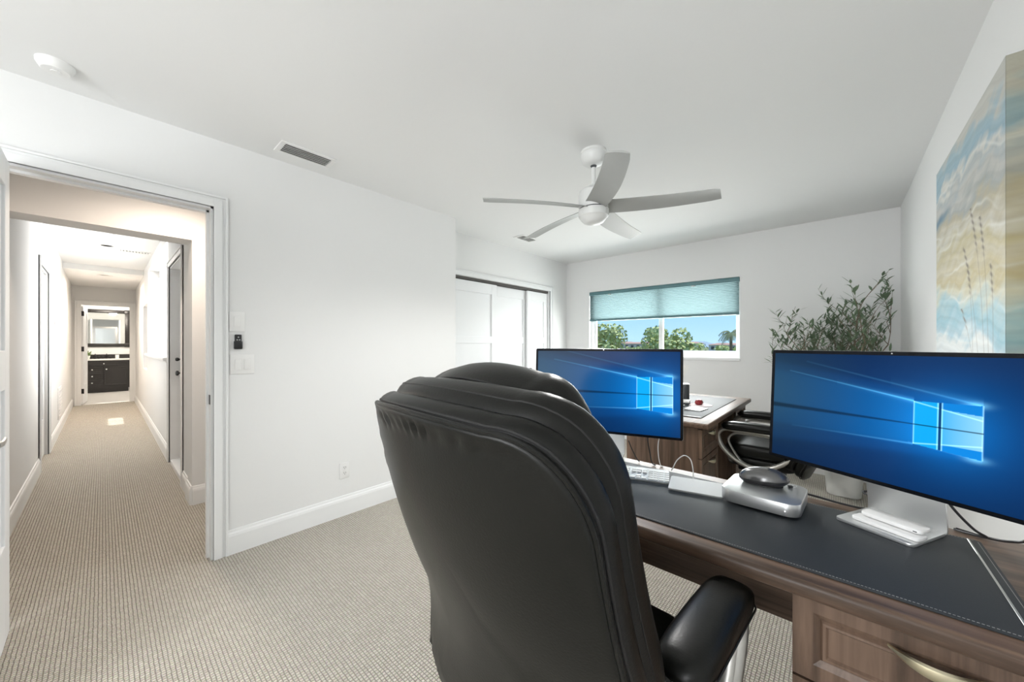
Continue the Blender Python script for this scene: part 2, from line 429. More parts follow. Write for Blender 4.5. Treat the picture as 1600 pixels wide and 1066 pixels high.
def casing(name, axis, pos, nrm, a0, a1, top, w=.066, t=.016, zb=0):
    """door casing flat on a wall plane; axis 'x' means plane x=pos, opening between y=a0..a1; stepped profile"""
    bm = bmesh.new()
    for (ww, off, tt) in ((w, 0, t * .6), (w * .62, .0, t), (w * .18, w * .82, t * 1.25)):
        q = pos; q2 = pos + nrm * tt
        parts = [(a0 - off - ww, a0 - off, zb, top + off + ww), (a1 + off, a1 + off + ww, zb, top + off + ww), (a0 - off, a1 + off, top + off, top + off + ww)]
        for b0, b1, z0, z1 in parts:
            if axis == 'x': box(bm, q, q2, b0, b1, z0, z1, .0015, 1)
            else: box(bm, b0, b1, q, q2, z0, z1, .0015, 1)
    return struct(finish(bm, name, M_trim, smooth=False))
casing('trim_1', 'x', XL, 1, DY0, DY1, DZ)
casing('trim_2', 'x', XL - .12, -1, DY0, DY1, DZ)
# jamb lining with stop
wallbox('trim_3', [(XL - .12, XL, DY1 - .012, DY1 + .001, 0, DZ), (XL - .12, XL, DY0 - .001, DY0 + .012, 0, DZ), (XL - .12, XL, DY0, DY1, DZ - .012, DZ + .001),
                   (XL - .085, XL - .05, DY1 - .024, DY1 - .012, 0, DZ), (XL - .085, XL - .05, DY0, DY1, DZ - .024, DZ - .012)], M_trim)
casing('trim_4', 'x', XC, 1, CY0, CY1, CZ, w=.06)
casing('trim_5', 'x', -11.5, 1, BY0, BY1, BZ, w=.09, t=.02)
casing('trim_6', 'y', HY0, 1, -6.70, -5.85, 2.05, w=.07)
casing('trim_7', 'y', HY1, -1, -5.28, -4.35, 2.06, w=.06)
wallbox('trim_8', [(-5.28, -4.35, HY1 + .0, HY1 + .14, 0, .035), (-5.28, -5.265, HY1, HY1 + .14, 0, 2.06), (-5.28, -4.35, HY1, HY1 + .14, 2.045, 2.06)], M_trim)
# cap of the half wall
wallbox('trim_9', [(-8.10, -5.40, HY1 - .045, HY1 + .165, 1.07, 1.105), (-8.08, -5.42, HY1 - .02, HY1 + .14, 1.05, 1.07)], M_trim, .006)

# ------------------------------------------------------------------ doors
def panel_leaf(bm, x0, x1, z0, z1, y0, y1, stile=.11, rails=((0, .20), (.52, .60), (.94, 1.0)), rec=.010):
    """shaker leaf, width along x, thickness y0..y1, with recessed panels on both faces"""
    H = z1 - z0
    box(bm, x0, x0 + stile, y0, y1, z0, z1, .002, 1); box(bm, x1 - stile, x1, y0, y1, z0, z1, .002, 1)
    for a, b in rails: box(bm, x0 + stile, x1 - stile, y0, y1, z0 + a * H, z0 + b * H, .0015, 1)
    box(bm, x0 + stile - .002, x1 - stile + .002, y0 + rec, y1 - rec, z0 + .01, z1 - .01)
def lever(parent, x, y, z, side, m, dirx=1):
    """escutcheon + lever on face y, protruding toward side (+1/-1)"""
    bm = bmesh.new()
    rot = Matrix.Translation((x, y, z)) @ Matrix.Rotation(R(-90 * side), 4, 'X')
    lathe(bm, [(.030, 0), (.030, .006), (.026, .009), (.010, .010), (.010, .05), (.0, .05)], 24, mtx=rot)
    P = catmull([(x, y + side * .046, z), (x + dirx * .03, y + side * .050, z), (x + dirx * .08, y + side * .048, z - .002), (x + dirx * .115, y + side * .046, z)], 6)
    tube(bm, P, .009, 10, flat=(.010, .006), up=(0, 0, 1))
    return finish(bm, 'door_handle', m, parent)
# bedroom door, swung open into the room (leaf stands at right angles to its wall)
t = thing('door_1', 'white panelled bedroom door swung open at the left edge', 'door', (-2.672, -.306, 0)); struct(t); 
bm = bmesh.new(); panel_leaf(bm, 0, .74, .012, 2.03, 0, .036, stile=.105); finish(bm, 'door_leaf', M_door, t)
lever(t, .67, .036, .925, 1, M_silver, -1)
bm = bmesh.new()
for z in (.25, 1.03, 1.80): lathe(bm, [(.007, 0), (.007, .09)], 10, -.006, -.008, z)
finish(bm, 'hinge', M_silver, t)
# strike plate on the jamb
o = finish(boxes([(XL - .045, XL - .012, DY1 - .0145, DY1 - .0115, .90, .955, .0)]), 'strike_plate', M_black, smooth=False); tag(o, 'small black strike plate let into the bedroom door jamb', 'strike plate')
# closet sliding doors
def closet_door(name, y0, y1, x, z1, label):
    t = thing(name, label, 'door', (x, y0, 0)); struct(t)
    bm = bmesh.new(); H = z1 - .015; w = y1 - y0
    st = .085
    box(bm, -.03, 0, 0, st, .015, z1, .001, 1); box(bm, -.03, 0, w - st, w, .015, z1, .001, 1)
    for a, b in ((.015, .22), (1.32 - .06, 1.32 + .02), (z1 - .12, z1)): box(bm, -.03, 0, st, w - st, a, b, .001, 1)
    box(bm, -.022, -.012, st - .002, w - st + .002, .02, z1 - .01)
    finish(bm, 'door_leaf', M_door, t, smooth=False)
    return t
d1 = closet_door('door_2', 2.38, 3.14, -3.05, 1.955, 'white shaker closet door leaf beside the wall corner')
d2 = closet_door('door_3', 3.10, 3.76, -3.088, 1.955, 'white shaker closet door leaf in the middle of the closet')
d3 = closet_door('door_4', 3.72, 4.16, -3.05, 1.955, 'white shaker closet door leaf nearest the window wall')
for d, yy in ((d3, .045),):
    bm = bmesh.new(); lathe(bm, [(.016, 0), (.016, .004), (.009, .004), (.009, .012), (.017, .02), (.012, .03), (0, .032)], 20, mtx=Matrix.Translation((0, yy, .92)) @ Matrix.Rotation(R(90), 4, 'Y'))
    finish(bm, 'knob', M_black, d)
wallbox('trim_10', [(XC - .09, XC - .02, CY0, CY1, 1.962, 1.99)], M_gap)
wallbox('trim_11', [(XC - .11, XC, CY1 - .012, CY1 + .001, 0, CZ), (XC - .11, XC, CY0 - .001, CY0 + .012, 0, CZ)], M_trim)
# hall outside door in its recess
t = thing('door_5', 'white hall door in the recess with black knobs', 'door', (-5.262, HY1 + .10, 0)); struct(t)
bm = bmesh.new(); panel_leaf(bm, 0, .90, .04, 2.04, 0, .036); finish(bm, 'door_leaf', M_door, t)
for z, rr, nm in ((.945, .026, 'door_handle'), (1.09, .018, 'deadbolt')):
    bm = bmesh.new(); lathe(bm, [(rr + .006, 0), (rr + .006, .006), (.009, .008), (.009, .034), (rr, .044), (rr, .058), (rr * .6, .066), (0, .067)], 20, mtx=Matrix.Translation((.07, 0, z)) @ Matrix.Rotation(R(90), 4, 'X'))
    finish(bm, nm, M_black, t)
# left hall door, closed
t = thing('door_6', 'white closed door in the left hall wall', 'door', (-6.69, HY0 - .06, 0)); struct(t)
bm = bmesh.new(); panel_leaf(bm, 0, .83, .01, 2.04, 0, .036); finish(bm, 'door_leaf', M_door, t)
# bathroom door, standing open
t = thing('door_7', 'white bathroom door standing open with black hinges', 'door', (-11.60, BY0 - .01, 0), R(180 - 4)); struct(t)
bm = bmesh.new(); panel_leaf(bm, 0, .66, .012, 2.03, -.036, 0); finish(bm, 'door_leaf', M_door, t)
for z in (.28, 1.15, 1.88):
    bm = bmesh.new(); box(bm, -.004, .0, -.036, .002, z - .05, z + .05); lathe(bm, [(.008, 0), (.008, .1)], 10, -.006, -.040, z - .05)
    finish(bm, 'hinge', M_black, t)

# ------------------------------------------------------------------ windows
t = thing('window_1', 'wide white slider window under a teal shade', 'window', (0, 0, 0)); struct(t)
fy0, fy1 = YB + .055, YB + .115
bm = bmesh.new(); fw = .045
for b in ((WX0, WX0 + fw, fy0, fy1, WZ0 + .03, WZ1), (WX1 - fw, WX1, fy0, fy1, WZ0 + .03, WZ1), (WX0 + fw, WX1 - fw, fy0, fy1, WZ0 + .03, WZ0 + .065), (WX0 + fw, WX1 - fw, fy0, fy1, WZ1 - fw, WZ1)): box(bm, *b, bev=.003)
finish(bm, 'window_frame', M_vinyl, t, smooth=False)
bm = bmesh.new(); xm = -1.66
for b in ((xm - .03, xm + .02, fy0 + .012, fy1 - .008, WZ0 + .065, WZ1 - fw), (WX0 + fw, WX0 + fw + .032, fy0 + .012, fy0 + .035, WZ0 + .065, WZ1 - fw), (WX0 + fw, xm, fy0 + .012, fy0 + .035, WZ0 + .065, WZ0 + .085), (xm, WX1 - fw, fy0 + .038, fy0 + .052, WZ0 + .065, WZ0 + .080)): box(bm, *b, bev=.002)
finish(bm, 'window_sash', M_vinyl, t, smooth=False)
finish(boxes([(WX0 + fw, xm, fy0 + .022, fy0 + .026, WZ0 + .065, WZ1 - fw)]), 'window_pane', M_glass, t, smooth=False)
finish(boxes([(xm, WX1 - fw, fy0 + .042, fy0 + .046, WZ0 + .065, WZ1 - fw)]), 'window_pane', M_glass, t, smooth=False)
finish(boxes([(WX0 - .004, WX1 + .004, YB - .012, YB + .15, WZ0 - .004, WZ0 + .03, .004)]), 'window_sill', M_trim, t, smooth=False)
# cellular shade
t = thing('window_shade', 'teal cellular shade pulled halfway down the bedroom window', 'blind', (0, 0, 0))
bm = bmesh.new(); box(bm, WX0 + .004, WX1 - .004, YB - .004, YB + .045, 1.935, 1.982, .004); finish(bm, 'headrail', M_rail, t)
for xx in (-2.33, -1.27):
    bm = bmesh.new(); box(bm, xx - .02, xx + .02, YB - .007, YB + .03, 1.925, 1.934, .001); finish(bm, 'bracket', M_plastic, t)
bm = bmesh.new(); nz = 18; z1s, z0s = 1.935, 1.60; front = []; back = []
for i in range(2 * nz + 1):
    z = z1s + (z0s - z1s) * i / (2 * nz); dy = .008 if i % 2 else 0
    front.append([bm.verts.new((x, YB + .012 - dy, z)) for x in (WX0 + .008, WX1 - .008)])
for A, B in zip(front, front[1:]): bm.faces.new((A[0], A[1], B[1], B[0]))
finish(bm, 'shade_fabric', M_shade, t, smooth=False)
bm = bmesh.new(); box(bm, WX0 + .008, WX1 - .008, YB - .002, YB + .026, 1.572, 1.602, .006); finish(bm, 'bottom_rail', M_rail, t)
# hall window
t = thing('window_2', 'bright narrow window in the right hall wall', 'window', (0, 0, 0)); struct(t)
bm = bmesh.new(); yy0, yy1 = HY1 + .05, HY1 + .09
for b in ((-9.15, -9.11, yy0, yy1, .83, 1.91), (-8.34, -8.30, yy0, yy1, .83, 1.91), (-9.11, -8.34, yy0, yy1, .83, .87), (-9.11, -8.34, yy0, yy1, 1.87, 1.91), (-8.74, -8.71, yy0, yy1, .87, 1.87)): box(bm, *b)
finish(bm, 'window_frame', M_vinyl, t, smooth=False)
finish(boxes([(-9.11, -8.34, HY1 + .068, HY1 + .072, .87, 1.87)]), 'window_pane', M_glass, t, smooth=False)

# ================================================================== CEILING FIXTURES
M_duct = mat('shaded_duct_grey', (.22, .22, .21), .8)
def ceil_vent(loc, label, L=.30, W=.15, rz=0, n=5):
    t = thing('ceiling_vent', label, 'air vent', loc, rz, 'ceiling air vents')
    bm = bmesh.new(); h = .008
    for b in ((-W / 2, -W / 2 + .025, -L / 2, L / 2), (W / 2 - .025, W / 2, -L / 2, L / 2), (-W / 2 + .025, W / 2 - .025, -L / 2, -L / 2 + .03), (-W / 2 + .025, W / 2 - .025, L / 2 - .03, L / 2)):
        box(bm, b[0], b[1], b[2], b[3], -h, 0, .003, 1)
    finish(bm, 'frame', M_plastic, t, smooth=False)
    finish(boxes([(-W / 2 + .02, W / 2 - .02, -L / 2 + .02, L / 2 - .02, -.0025, -.0005)]), 'duct_opening', M_duct, t, smooth=False)
    for k in range(n):
        x = -W / 2 + .025 + (W - .05) * (k + .5) / n
        bm = bmesh.new(); box(bm, -.0095, .0095, -L / 2 + .03, L / 2 - .03, -.0008, .0008, mtx=Matrix.Translation((x, 0, -.010)) @ Matrix.Rotation(R(35), 4, 'Y'))
        finish(bm, 'slat', M_plastic, t, smooth=False)
    return t
ceil_vent((-2.49, .85, CE), 'white ceiling vent nearest the bedroom doorway', .32, .16)
ceil_vent((-2.62, 3.17, CE), 'white ceiling vent near the closet', .28, .15)
ceil_vent((-7.26, .29, 2.53), 'white ceiling vent in the hall', .16, .32, R(90), 9)

def smoke(loc, label, r=.07, dark=False):
    t = thing('smoke_detector', label, 'smoke detector', loc)
    bm = bmesh.new(); lathe(bm, [(0, -.034), (r * .72, -.034), (r * .80, -.030), (r * .86, -.024), (r, -.010), (r, 0), (0, 0)], 40); finish(bm, 'housing', M_plastic, t)
    bm = bmesh.new(); lathe(bm, [(r * .18, -.0365), (r * .24, -.037), (r * .26, -.0345), (r * .17, -.034)], 24, 0, 0, 0); finish(bm, 'button', M_dgrey if dark else M_plastic, t)
    return t
smoke((-2.475, -.135, CE), 'white round smoke detector on the bedroom ceiling', .056)
t = smoke((-6.1, .08, 2.53), 'small white hall ceiling sensor above the opening', .05, True)
for loc, lb in (((-7.08, .03, 2.53), 'lit recessed ceiling light in the hall, nearer one'), ((-9.45, .02, CE), 'lit recessed ceiling light in the hall, farther one')):
    t = thing('recessed_light', lb, 'ceiling light', loc, 0, 'hall recessed lights')
    bm = bmesh.new(); lathe(bm, [(.055, -.003), (.088, -.006), (.095, -.002), (.095, 0), (.055, 0), (.055, -.003)], 32); finish(bm, 'trim_ring', M_plastic, t)
    bm = bmesh.new(); lathe(bm, [(0, -.0025), (.054, -.0025), (.054, -.0005), (0, -.0005)], 32); finish(bm, 'lens', M_lamp, t)
    lamp('recessed_lamp', 'SPOT', (loc[0], loc[1], loc[2] - .03), 50 if loc[0] > -8 else 110, (1, .82, .66), radius=.05)
# unseen lamps over the landing and in the bathroom, without modelled fixtures
lamp('landing_lamp', 'SPOT', (-3.28, .35, 2.40), 46, (1, .83, .69), radius=.06)
lamp('bathroom_lamp', 'POINT', (-13.4, .2, 2.2), 60, (1, .90, .78), radius=.08)

# ------------------------------------------------------------------ ceiling fan
FX, FY = -1.13, 2.02
lamp('fan_fill', 'SPOT', (FX, FY, 1.95), 50, (1, .985, .96), radius=.085).data.spot_blend = .45  # fill spot added under the hub, the fan shows no lit lamp
t = thing('ceiling_fan', 'white five-blade ceiling fan with a domed hub', 'ceiling fan', (FX, FY, 0))
bm = bmesh.new(); lathe(bm, [(.022, 2.352), (.05, 2.358), (.068, 2.375), (.076, 2.40), (.078, 2.415), (.074, 2.418), (.074, 2.425), (.078, 2.428), (.078, CE), (0, CE)], 40); finish(bm, 'canopy', M_offw, t)
bm = bmesh.new(); lathe(bm, [(0, 2.357), (.021, 2.355), (.016, 2.345), (.012, 2.34), (0, 2.34)], 20); finish(bm, 'hanger_ball', M_dgrey, t)
bm = bmesh.new(); lathe(bm, [(.0125, 2.20), (.0125, 2.345)], 20); finish(bm, 'downrod', M_offw, t)
bm = bmesh.new(); lathe(bm, [(0, 2.085), (.085, 2.085), (.092, 2.10), (.092, 2.16), (.085, 2.19), (.06, 2.21), (.028, 2.216), (.024, 2.235), (0, 2.235)], 40); finish(bm, 'motor_housing', M_offw, t)
bm = bmesh.new(); lathe(bm, [(0, 2.077), (.086, 2.077), (.086, 2.086), (0, 2.086)], 40); finish(bm, 'hub_gap', M_dgrey, t)
bm = bmesh.new(); lathe(bm, [(0, 1.990), (.035, 1.992), (.060, 2.002), (.076, 2.020), (.085, 2.034), (.089, 2.036), (.091, 2.045), (.092, 2.078), (0, 2.078)], 40); finish(bm, 'lower_hub', M_offw, t)
for ang in (20, 92, 164, 236, 308):
    bm = bmesh.new(); n = 22; mt = Matrix.Rotation(R(ang), 4, 'Z')
    top = []; bot = []
    for i in range(n + 1):
        s = i / n; r = .05 + .63 * s
        w = .062 + .010 * math.sin(min(1, s * 1.8) * PI / 2) - .016 * s
        edge = 1.0
        if s > .93: edge = math.sqrt(max(0, 1 - ((s - .93) / .07) ** 2 * .30))
        pitch = R(17 - 6 * s); zc = 2.092 - .018 * s; sk = .02 * math.sin(s * PI) 
        rowt = []; rowb = []
        for j in range(9):
            v = (j / 8 * 2 - 1) * w * edge
            cam_ = -.006 * (1 - (j / 8 * 2 - 1) ** 2)
            y = v * math.cos(pitch) + sk; z = zc - v * math.sin(pitch) * 1.0 - cam_
            th = .0035 * math.sqrt(max(.05, 1 - (j / 8 * 2 - 1) ** 2)) + .001
            rr = r + (.02 * (j / 8) * (s > .99))
            rowt.append(bm.verts.new(mt @ Vector((rr, y, z + th)))); rowb.append(bm.verts.new(mt @ Vector((rr, y, z - th))))
        top.append(rowt); bot.append(rowb)
    for i in range(n):
        for j in range(8):
            bm.faces.new((top[i][j], top[i + 1][j], top[i + 1][j + 1], top[i][j + 1]))
            bm.faces.new((bot[i][j], bot[i][j + 1], bot[i + 1][j + 1], bot[i + 1][j]))
        bm.faces.new((top[i][0], bot[i][0], bot[i + 1][0], top[i + 1][0])); bm.faces.new((top[i][8], top[i + 1][8], bot[i + 1][8], bot[i][8]))
    for i in (0, n):
        for j in range(8): bm.faces.new((top[i][j], top[i][j + 1], bot[i][j + 1], bot[i][j]))
    finish(bm, 'blade', M_blade, t)

# ================================================================== WALL ITEMS
def wall_plate(name, y, z, w, h, kind, label, cat, gangs=1):
    t = thing(name, label, cat, (XL, y, z))
    bm = bmesh.new(); box(bm, 0, .006, -w / 2, w / 2, -h / 2, h / 2, .003); finish(bm, 'cover_plate', M_plastic, t)
    for g in range(gangs):
        yy = (g - (gangs - 1) / 2) * .046
        if kind == 'switch':
            bm = bmesh.new(); box(bm, .0055, .0065, yy - .0185, yy + .0185, -.036, .036); finish(bm, 'switch_frame', M_plastic, t)
            bm = bmesh.new(); box(bm, .005, .010, yy - .0155, yy + .0155, -.032, .032, .0015, mtx=Matrix.Translation((0, 0, 0)) @ Matrix.Rotation(R(3), 4, 'Y')); finish(bm, 'rocker', M_plastic, t)
        else:
            for s in (-1, 1):
                bm = bmesh.new(); plate(bm, [(p[0], p[1]) for p in rrect(.034, .030, .012)], 0, .0022, 0, Matrix.Translation((.0055, yy, s * .020)) @ Matrix.Rotation(R(90), 4, 'Z') @ Matrix.Rotation(R(90), 4, 'X'))
                so = finish(bm, 'socket', M_plastic, t)
                bm = bmesh.new()
                for q in (-.0065, .0065): box(bm, .0076, .0081, yy + q - .0012, yy + q + .0012, s * .020 - .001, s * .020 + .008)
                lathe(bm, [(0, 0), (.0025, 0), (.0025, .0005), (0, .0005)], 10, mtx=Matrix.Translation((.0076, yy, s * .020 - .007)) @ Matrix.Rotation(R(90), 4, 'Y'))
                finish(bm, 'slot', M_dgrey, so)
    return t
wall_plate('light_switch', .536, 1.385, .078, .118, 'switch', 'white single rocker switch above the black remote', 'light switch')
wall_plate('light_switch', .563, 1.128, .122, .118, 'switch', 'white double rocker switch below the black remote', 'light switch', 2)
wall_plate('wall_outlet', 1.177, .327, .072, .115, 'outlet', 'white wall outlet above the baseboard, left of the desk chair', 'outlet')
t = thing('fan_remote', 'black fan remote in a holder between the two switches', 'remote control', (XL, .540, 1.262))
bm = bmesh.new(); box(bm, 0, .022, -.021, .021, -.042, .008, .006); finish(bm, 'holder', M_black, t)
bm = bmesh.new(); box(bm, .004, .018, -.017, .017, -.03, .046, .004); rm = finish(bm, 'handset', M_black, t)
bm = bmesh.new()
for q, zz in ((0, .030), (-.006, .014), (.006, .014)): lathe(bm, [(0, 0), (.004, 0), (.0035, .001), (0, .001)], 12, mtx=Matrix.Translation((.018, q, zz)) @ Matrix.Rotation(R(90), 4, 'Y'))
finish(bm, 'button', M_silver, rm)
t = thing('thermostat', 'small white thermostat on the left hall wall', 'thermostat', (-7.15, HY0, 1.50))
bm = bmesh.new(); box(bm, -.06, .06, 0, .022, -.045, .045, .004); b_ = finish(bm, 'housing', M_plastic, t)
finish(boxes([(-.04, .04, .0222, .0232, -.01, .03)]), 'display', M_dgrey, t, smooth=False)
t = thing('wall_grille', 'white return-air grille low on the left hall wall', 'air vent', (-8.3, HY0, .42))
bm = bmesh.new(); box(bm, -.26, .26, 0, .012, -.22, .22, .003); finish(bm, 'frame', M_plastic, t)
bm = bmesh.new()
for k in range(9): box(bm, -.22, .22, .012, .016, -.19 + k * .0445, -.17 + k * .0445)
finish(bm, 'louver', M_plastic, t, smooth=False)

# ------------------------------------------------------------------ bathroom
t = thing('bathroom_vanity', 'dark espresso bathroom vanity with white counter at the hall end', 'vanity', (-14.20, -.03, 0))
VX = 0
bm = boxes([(-.52, 0, -.62, .50, .10, .83), (-.52, -.05, -.60, .48, 0, .10)]); finish(bm, 'body', M_espresso, t, smooth=False)
bm = bmesh.new(); box(bm, -.56, .025, -.64, .52, .83, .865, .005); finish(bm, 'countertop', M_counter, t)
def fr(y0, y1, z0, z1, nm, ky, kz):
    bm = bmesh.new(); f = .03
    for b in ((y0, y0 + f, z0, z1), (y1 - f, y1, z0, z1), (y0 + f, y1 - f, z0, z0 + f), (y0 + f, y1 - f, z1 - f, z1)): box(bm, .001, .020, *b, bev=.002, seg=1)
    box(bm, .001, .012, y0 + f - .001, y1 - f + .001, z0 + f - .001, z1 - f + .001)
    d = finish(bm, nm, M_espresso, t, smooth=False)
    bm = bmesh.new(); lathe(bm, [(.006, 0), (.006, .012), (.015, .018), (.015, .025), (0, .028)], 16, mtx=Matrix.Translation((.02, ky, kz)) @ Matrix.Rotation(R(90), 4, 'Y')); finish(bm, 'knob', M_chrome, d)
fr(-.31, .46, .69, .80, 'drawer', .04, .745)
for k in range(3): fr(-.31, .02, .18 + k * .168, .18 + k * .168 + .155, 'drawer', -.16, .258 + k * .168)
fr(.04, .46, .18, .675, 'cabinet_door', .085, .60)
fr(-.60, -.33, .18, .80, 'cabinet_door', -.37, .60)
finish(boxes([(-.57, -.555, -.64, .52, .865, .975, 0)]), 'backsplash', M_espresso, t, smooth=False)
t = thing('wall_mirror', 'dark framed mirror above the bathroom vanity', 'mirror', (-14.775, -.06, 1.68))
bm = bmesh.new(); a, b_ = .55, .50
for q in ((-a, a, b_ - .09, b_), (-a, a, -b_, -b_ + .09), (-a, -a + .09, -b_ + .09, b_ - .09), (a - .09, a, -b_ + .09, b_ - .09)): box(bm, 0, .035, *q, bev=.006)
for sy in (-1, 1):
    for sz in (-1, 1): box(bm, 0, .045, sy * (a - .045) - .055, sy * (a - .045) + .055, sz * (b_ - .045) - .055, sz * (b_ - .045) + .055, .004)
finish(bm, 'frame', M_espresso, t)
finish(boxes([(.004, .012, -a + .08, a - .08, -b_ + .08, b_ - .08)]), 'mirror_glass', M_mirror, t, smooth=False)
for yy, lb in ((-.14, 'dark bathroom faucet, the left one by the mirror'), (.06, 'dark bathroom faucet, the right one by the mirror')):
    t = thing('faucet', lb, 'faucet', (-14.60, yy, .865), 0, 'vanity faucets')
    bm = bmesh.new(); lathe(bm, [(.028, 0), (.028, .01), (.016, .016), (.016, .09), (0, .092)], 16); tube(bm, catmull([(0, 0, .085), (.04, 0, .12), (.09, 0, .12), (.12, 0, .09)], 6), .011, 10); finish(bm, 'spout', M_black, t)
    for s in (-1, 1):
        bm = bmesh.new(); lathe(bm, [(.022, 0), (.022, .01), (.012, .016), (.014, .05), (.026, .06), (0, .066)], 16, 0, s * .065, 0); finish(bm, 'tap_handle', M_black, t)
t = thing('soap_cup', 'small white cup on the bathroom counter right of the faucets', 'cup', (-14.5, .25, .865))
bm = bmesh.new(); lathe(bm, [(.032, 0), (.036, .01), (.038, .10), (.034, .10), (.031, .012), (0, .012)], 20); o = finish(bm, 'cup_body', M_pot, t)
t = thing('potted_plant', 'small green plant in a white pot on the bathroom counter', 'potted plant', (-14.35, -.27, .865))
bm = bmesh.new(); lathe(bm, [(.035, 0), (.05, .09), (.045, .09), (.033, .07), (0, .07)], 20); finish(bm, 'pot', M_pot, t)
random.seed(4); bm = bmesh.new()
def leaf(bm, p, d, L, W, up=Vector((0, 0, 1)), bend=.15):
    d = d.normalized(); s = d.cross(up)
    if s.length < .05: s = d.cross(Vector((1, 0, 0)))
    s.normalize(); nrm = s.cross(d)
    prof = [(0, .06), (.18, .62), (.42, 1.0), (.68, .78), (.88, .36), (1.0, .03)]
    A = []; B = []; C_ = []
    for tt, w in prof:
        c = p + d * (L * tt) - nrm * (bend * L * tt * tt)
        A.append(bm.verts.new(c - s * (W * w) + nrm * W * w * .25)); B.append(bm.verts.new(c + s * (W * w) + nrm * W * w * .25)); C_.append(bm.verts.new(c))
    for i in range(len(prof) - 1):
        bm.faces.new((A[i], C_[i], C_[i + 1], A[i + 1])); bm.faces.new((C_[i], B[i], B[i + 1], C_[i + 1]))
for k in range(60):
    a = random.uniform(0, 2 * PI); e = random.uniform(.2, 1.5)
    d = Vector((math.cos(a) * math.cos(e), math.sin(a) * math.cos(e), math.sin(e)))
    leaf(bm, Vector((0, 0, .08)) + d * random.uniform(.02, .10), d, .07, .014)
M_herb = mat('bright_green_leaf', (.17, .26, .06), .5)
finish(bm, 'foliage', M_herb, t)

# ================================================================== DESK
def make_desk(label):
    """length along x centred, user side at y=0, back at y=.55"""
    t = thing('office_desk', label, 'desk', (0, 0, 0))
    L = 1.46; D = .55; h = .76
    bm = bmesh.new(); box(bm, -L / 2, L / 2, 0, D, h - .035, h, .010, 4); finish(bm, 'desktop', M_woodx, t)
    for s in (-1, 1):
        x0, x1 = (L / 2 - .437, L / 2 - .02) if s > 0 else (-L / 2 + .02, -L / 2 + .437)
        bm = bmesh.new()
        box(bm, x0, x1, .062, D - .02, .0, h - .0355, .002, 1)
        body = finish(bm, 'pedestal', M_woodz, t, smooth=False)
        for (z0, z1) in ((.537, .715), (.28, .531), (.03, .274)):
            bm = bmesh.new(); a0, a1 = x0 + .002, x1 - .002; f = .034
            yb, yf = .062, .042
            # frame
            for b in ((a0, a0 + f, z0, z1), (a1 - f, a1, z0, z1), (a0 + f, a1 - f, z0, z0 + f), (a0 + f, a1 - f, z1 - f, z1)): box(bm, b[0], b[1], yf, yb, b[2], b[3])
            # ogee moulding and raised bead, mitred rings
            rings = [(f, yf), (f + .012, yf + .007), (f + .016, yf + .002), (f + .021, yf + .0015), (f + .025, yf + .007)]
            prev = None
            for off, yy in rings:
                q = [bm.verts.new(c) for c in ((a0 + off, yy, z0 + off), (a1 - off, yy, z0 + off), (a1 - off, yy, z1 - off), (a0 + off, yy, z1 - off))]
                if prev:
                    for i in range(4): bm.faces.new((prev[i], prev[(i + 1) % 4], q[(i + 1) % 4], q[i]))
                prev = q
            bm.faces.new(prev)
            dr = finish(bm, 'drawer', M_woodz, t, smooth=False)
            # bowed handle, widest in the middle
            hz = z1 - .040; xc = (a0 + a1) / 2; hw = .062; bm = bmesh.new(); rows = []
            for i in range(15):
                u = i / 14 * 2 - 1
                y = yf - .002 - .026 * (1 - u * u); w = .002 + .0095 * (1 - abs(u) ** 2.2)
                x = xc + u * hw; z = hz - .008 * (1 - u * u)
                rows.append([bm.verts.new(c) for c in ((x, y + .003, z + w), (x, y - .001, z + w * .7), (x, y - .003, z - w * .3), (x, y, z - w), (x, y + .004, z - w * .6))])
            for A, B in zip(rows, rows[1:]):
                for j in range(5): bm.faces.new((A[j], A[(j + 1) % 5], B[(j + 1) % 5], B[j]))
            bm.faces.new(rows[0]); bm.faces.new(rows[-1])
            finish(bm, 'handle', M_brass, dr)
    bm = bmesh.new(); box(bm, -L / 2 + .437, L / 2 - .437, D - .04, D - .022, .36, h - .036); finish(bm, 'modesty_panel', M_woodx, t, smooth=False)
    return t
desk = make_desk('walnut office desk in front, with the two monitors on it')
desk2 = dup(desk, (-.59, 3.18, 0), R(90), 'walnut office desk near the window, behind the left monitor')
desk.location = (-.37, .96, 0)

def desk_pad(loc, rz, w, d, label):
    t = thing('desk_pad', label, 'desk pad', loc, rz, 'desk pads')
    bm = bmesh.new(); plate(bm, rrect(w, d, .008, 3), 0, .004, .001); finish(bm, 'mat', M_pad, t)
    bm = bmesh.new(); n = int(w / .0055)
    for yy in (-d / 2 + .006, d / 2 - .006):
        for i in range(n):
            x = -w / 2 + .01 + (w - .02) * i / n; box(bm, x, x + .0033, yy - .0005, yy + .0005, .0038, .0046)
    m_ = int(d / .0055)
    for xx in (-w / 2 + .006, w / 2 - .006):
        for i in range(m_):
            y = -d / 2 + .01 + (d - .02) * i / m_; box(bm, xx - .0005, xx + .0005, y, y + .0033, .0038, .0046)
    finish(bm, 'stitching', M_stitch, t, smooth=False)
    # rail flap along both short ends
    for s in (-1, 1):
        bm = bmesh.new(); box(bm, s * (w / 2 - .020) - .002, s * (w / 2 - .020) + .002, -d / 2 + .004, d / 2 - .004, .0039, .0052, .0006, 1); finish(bm, 'end_strip', M_silver, t)
    return t
desk_pad((-.37, 1.225, .7605), 0, 1.26, .43, 'black leather pad on the desk in front')
desk_pad((-.875, 3.18, .7605), R(90), 1.12, .40, 'black leather pad on the far desk')

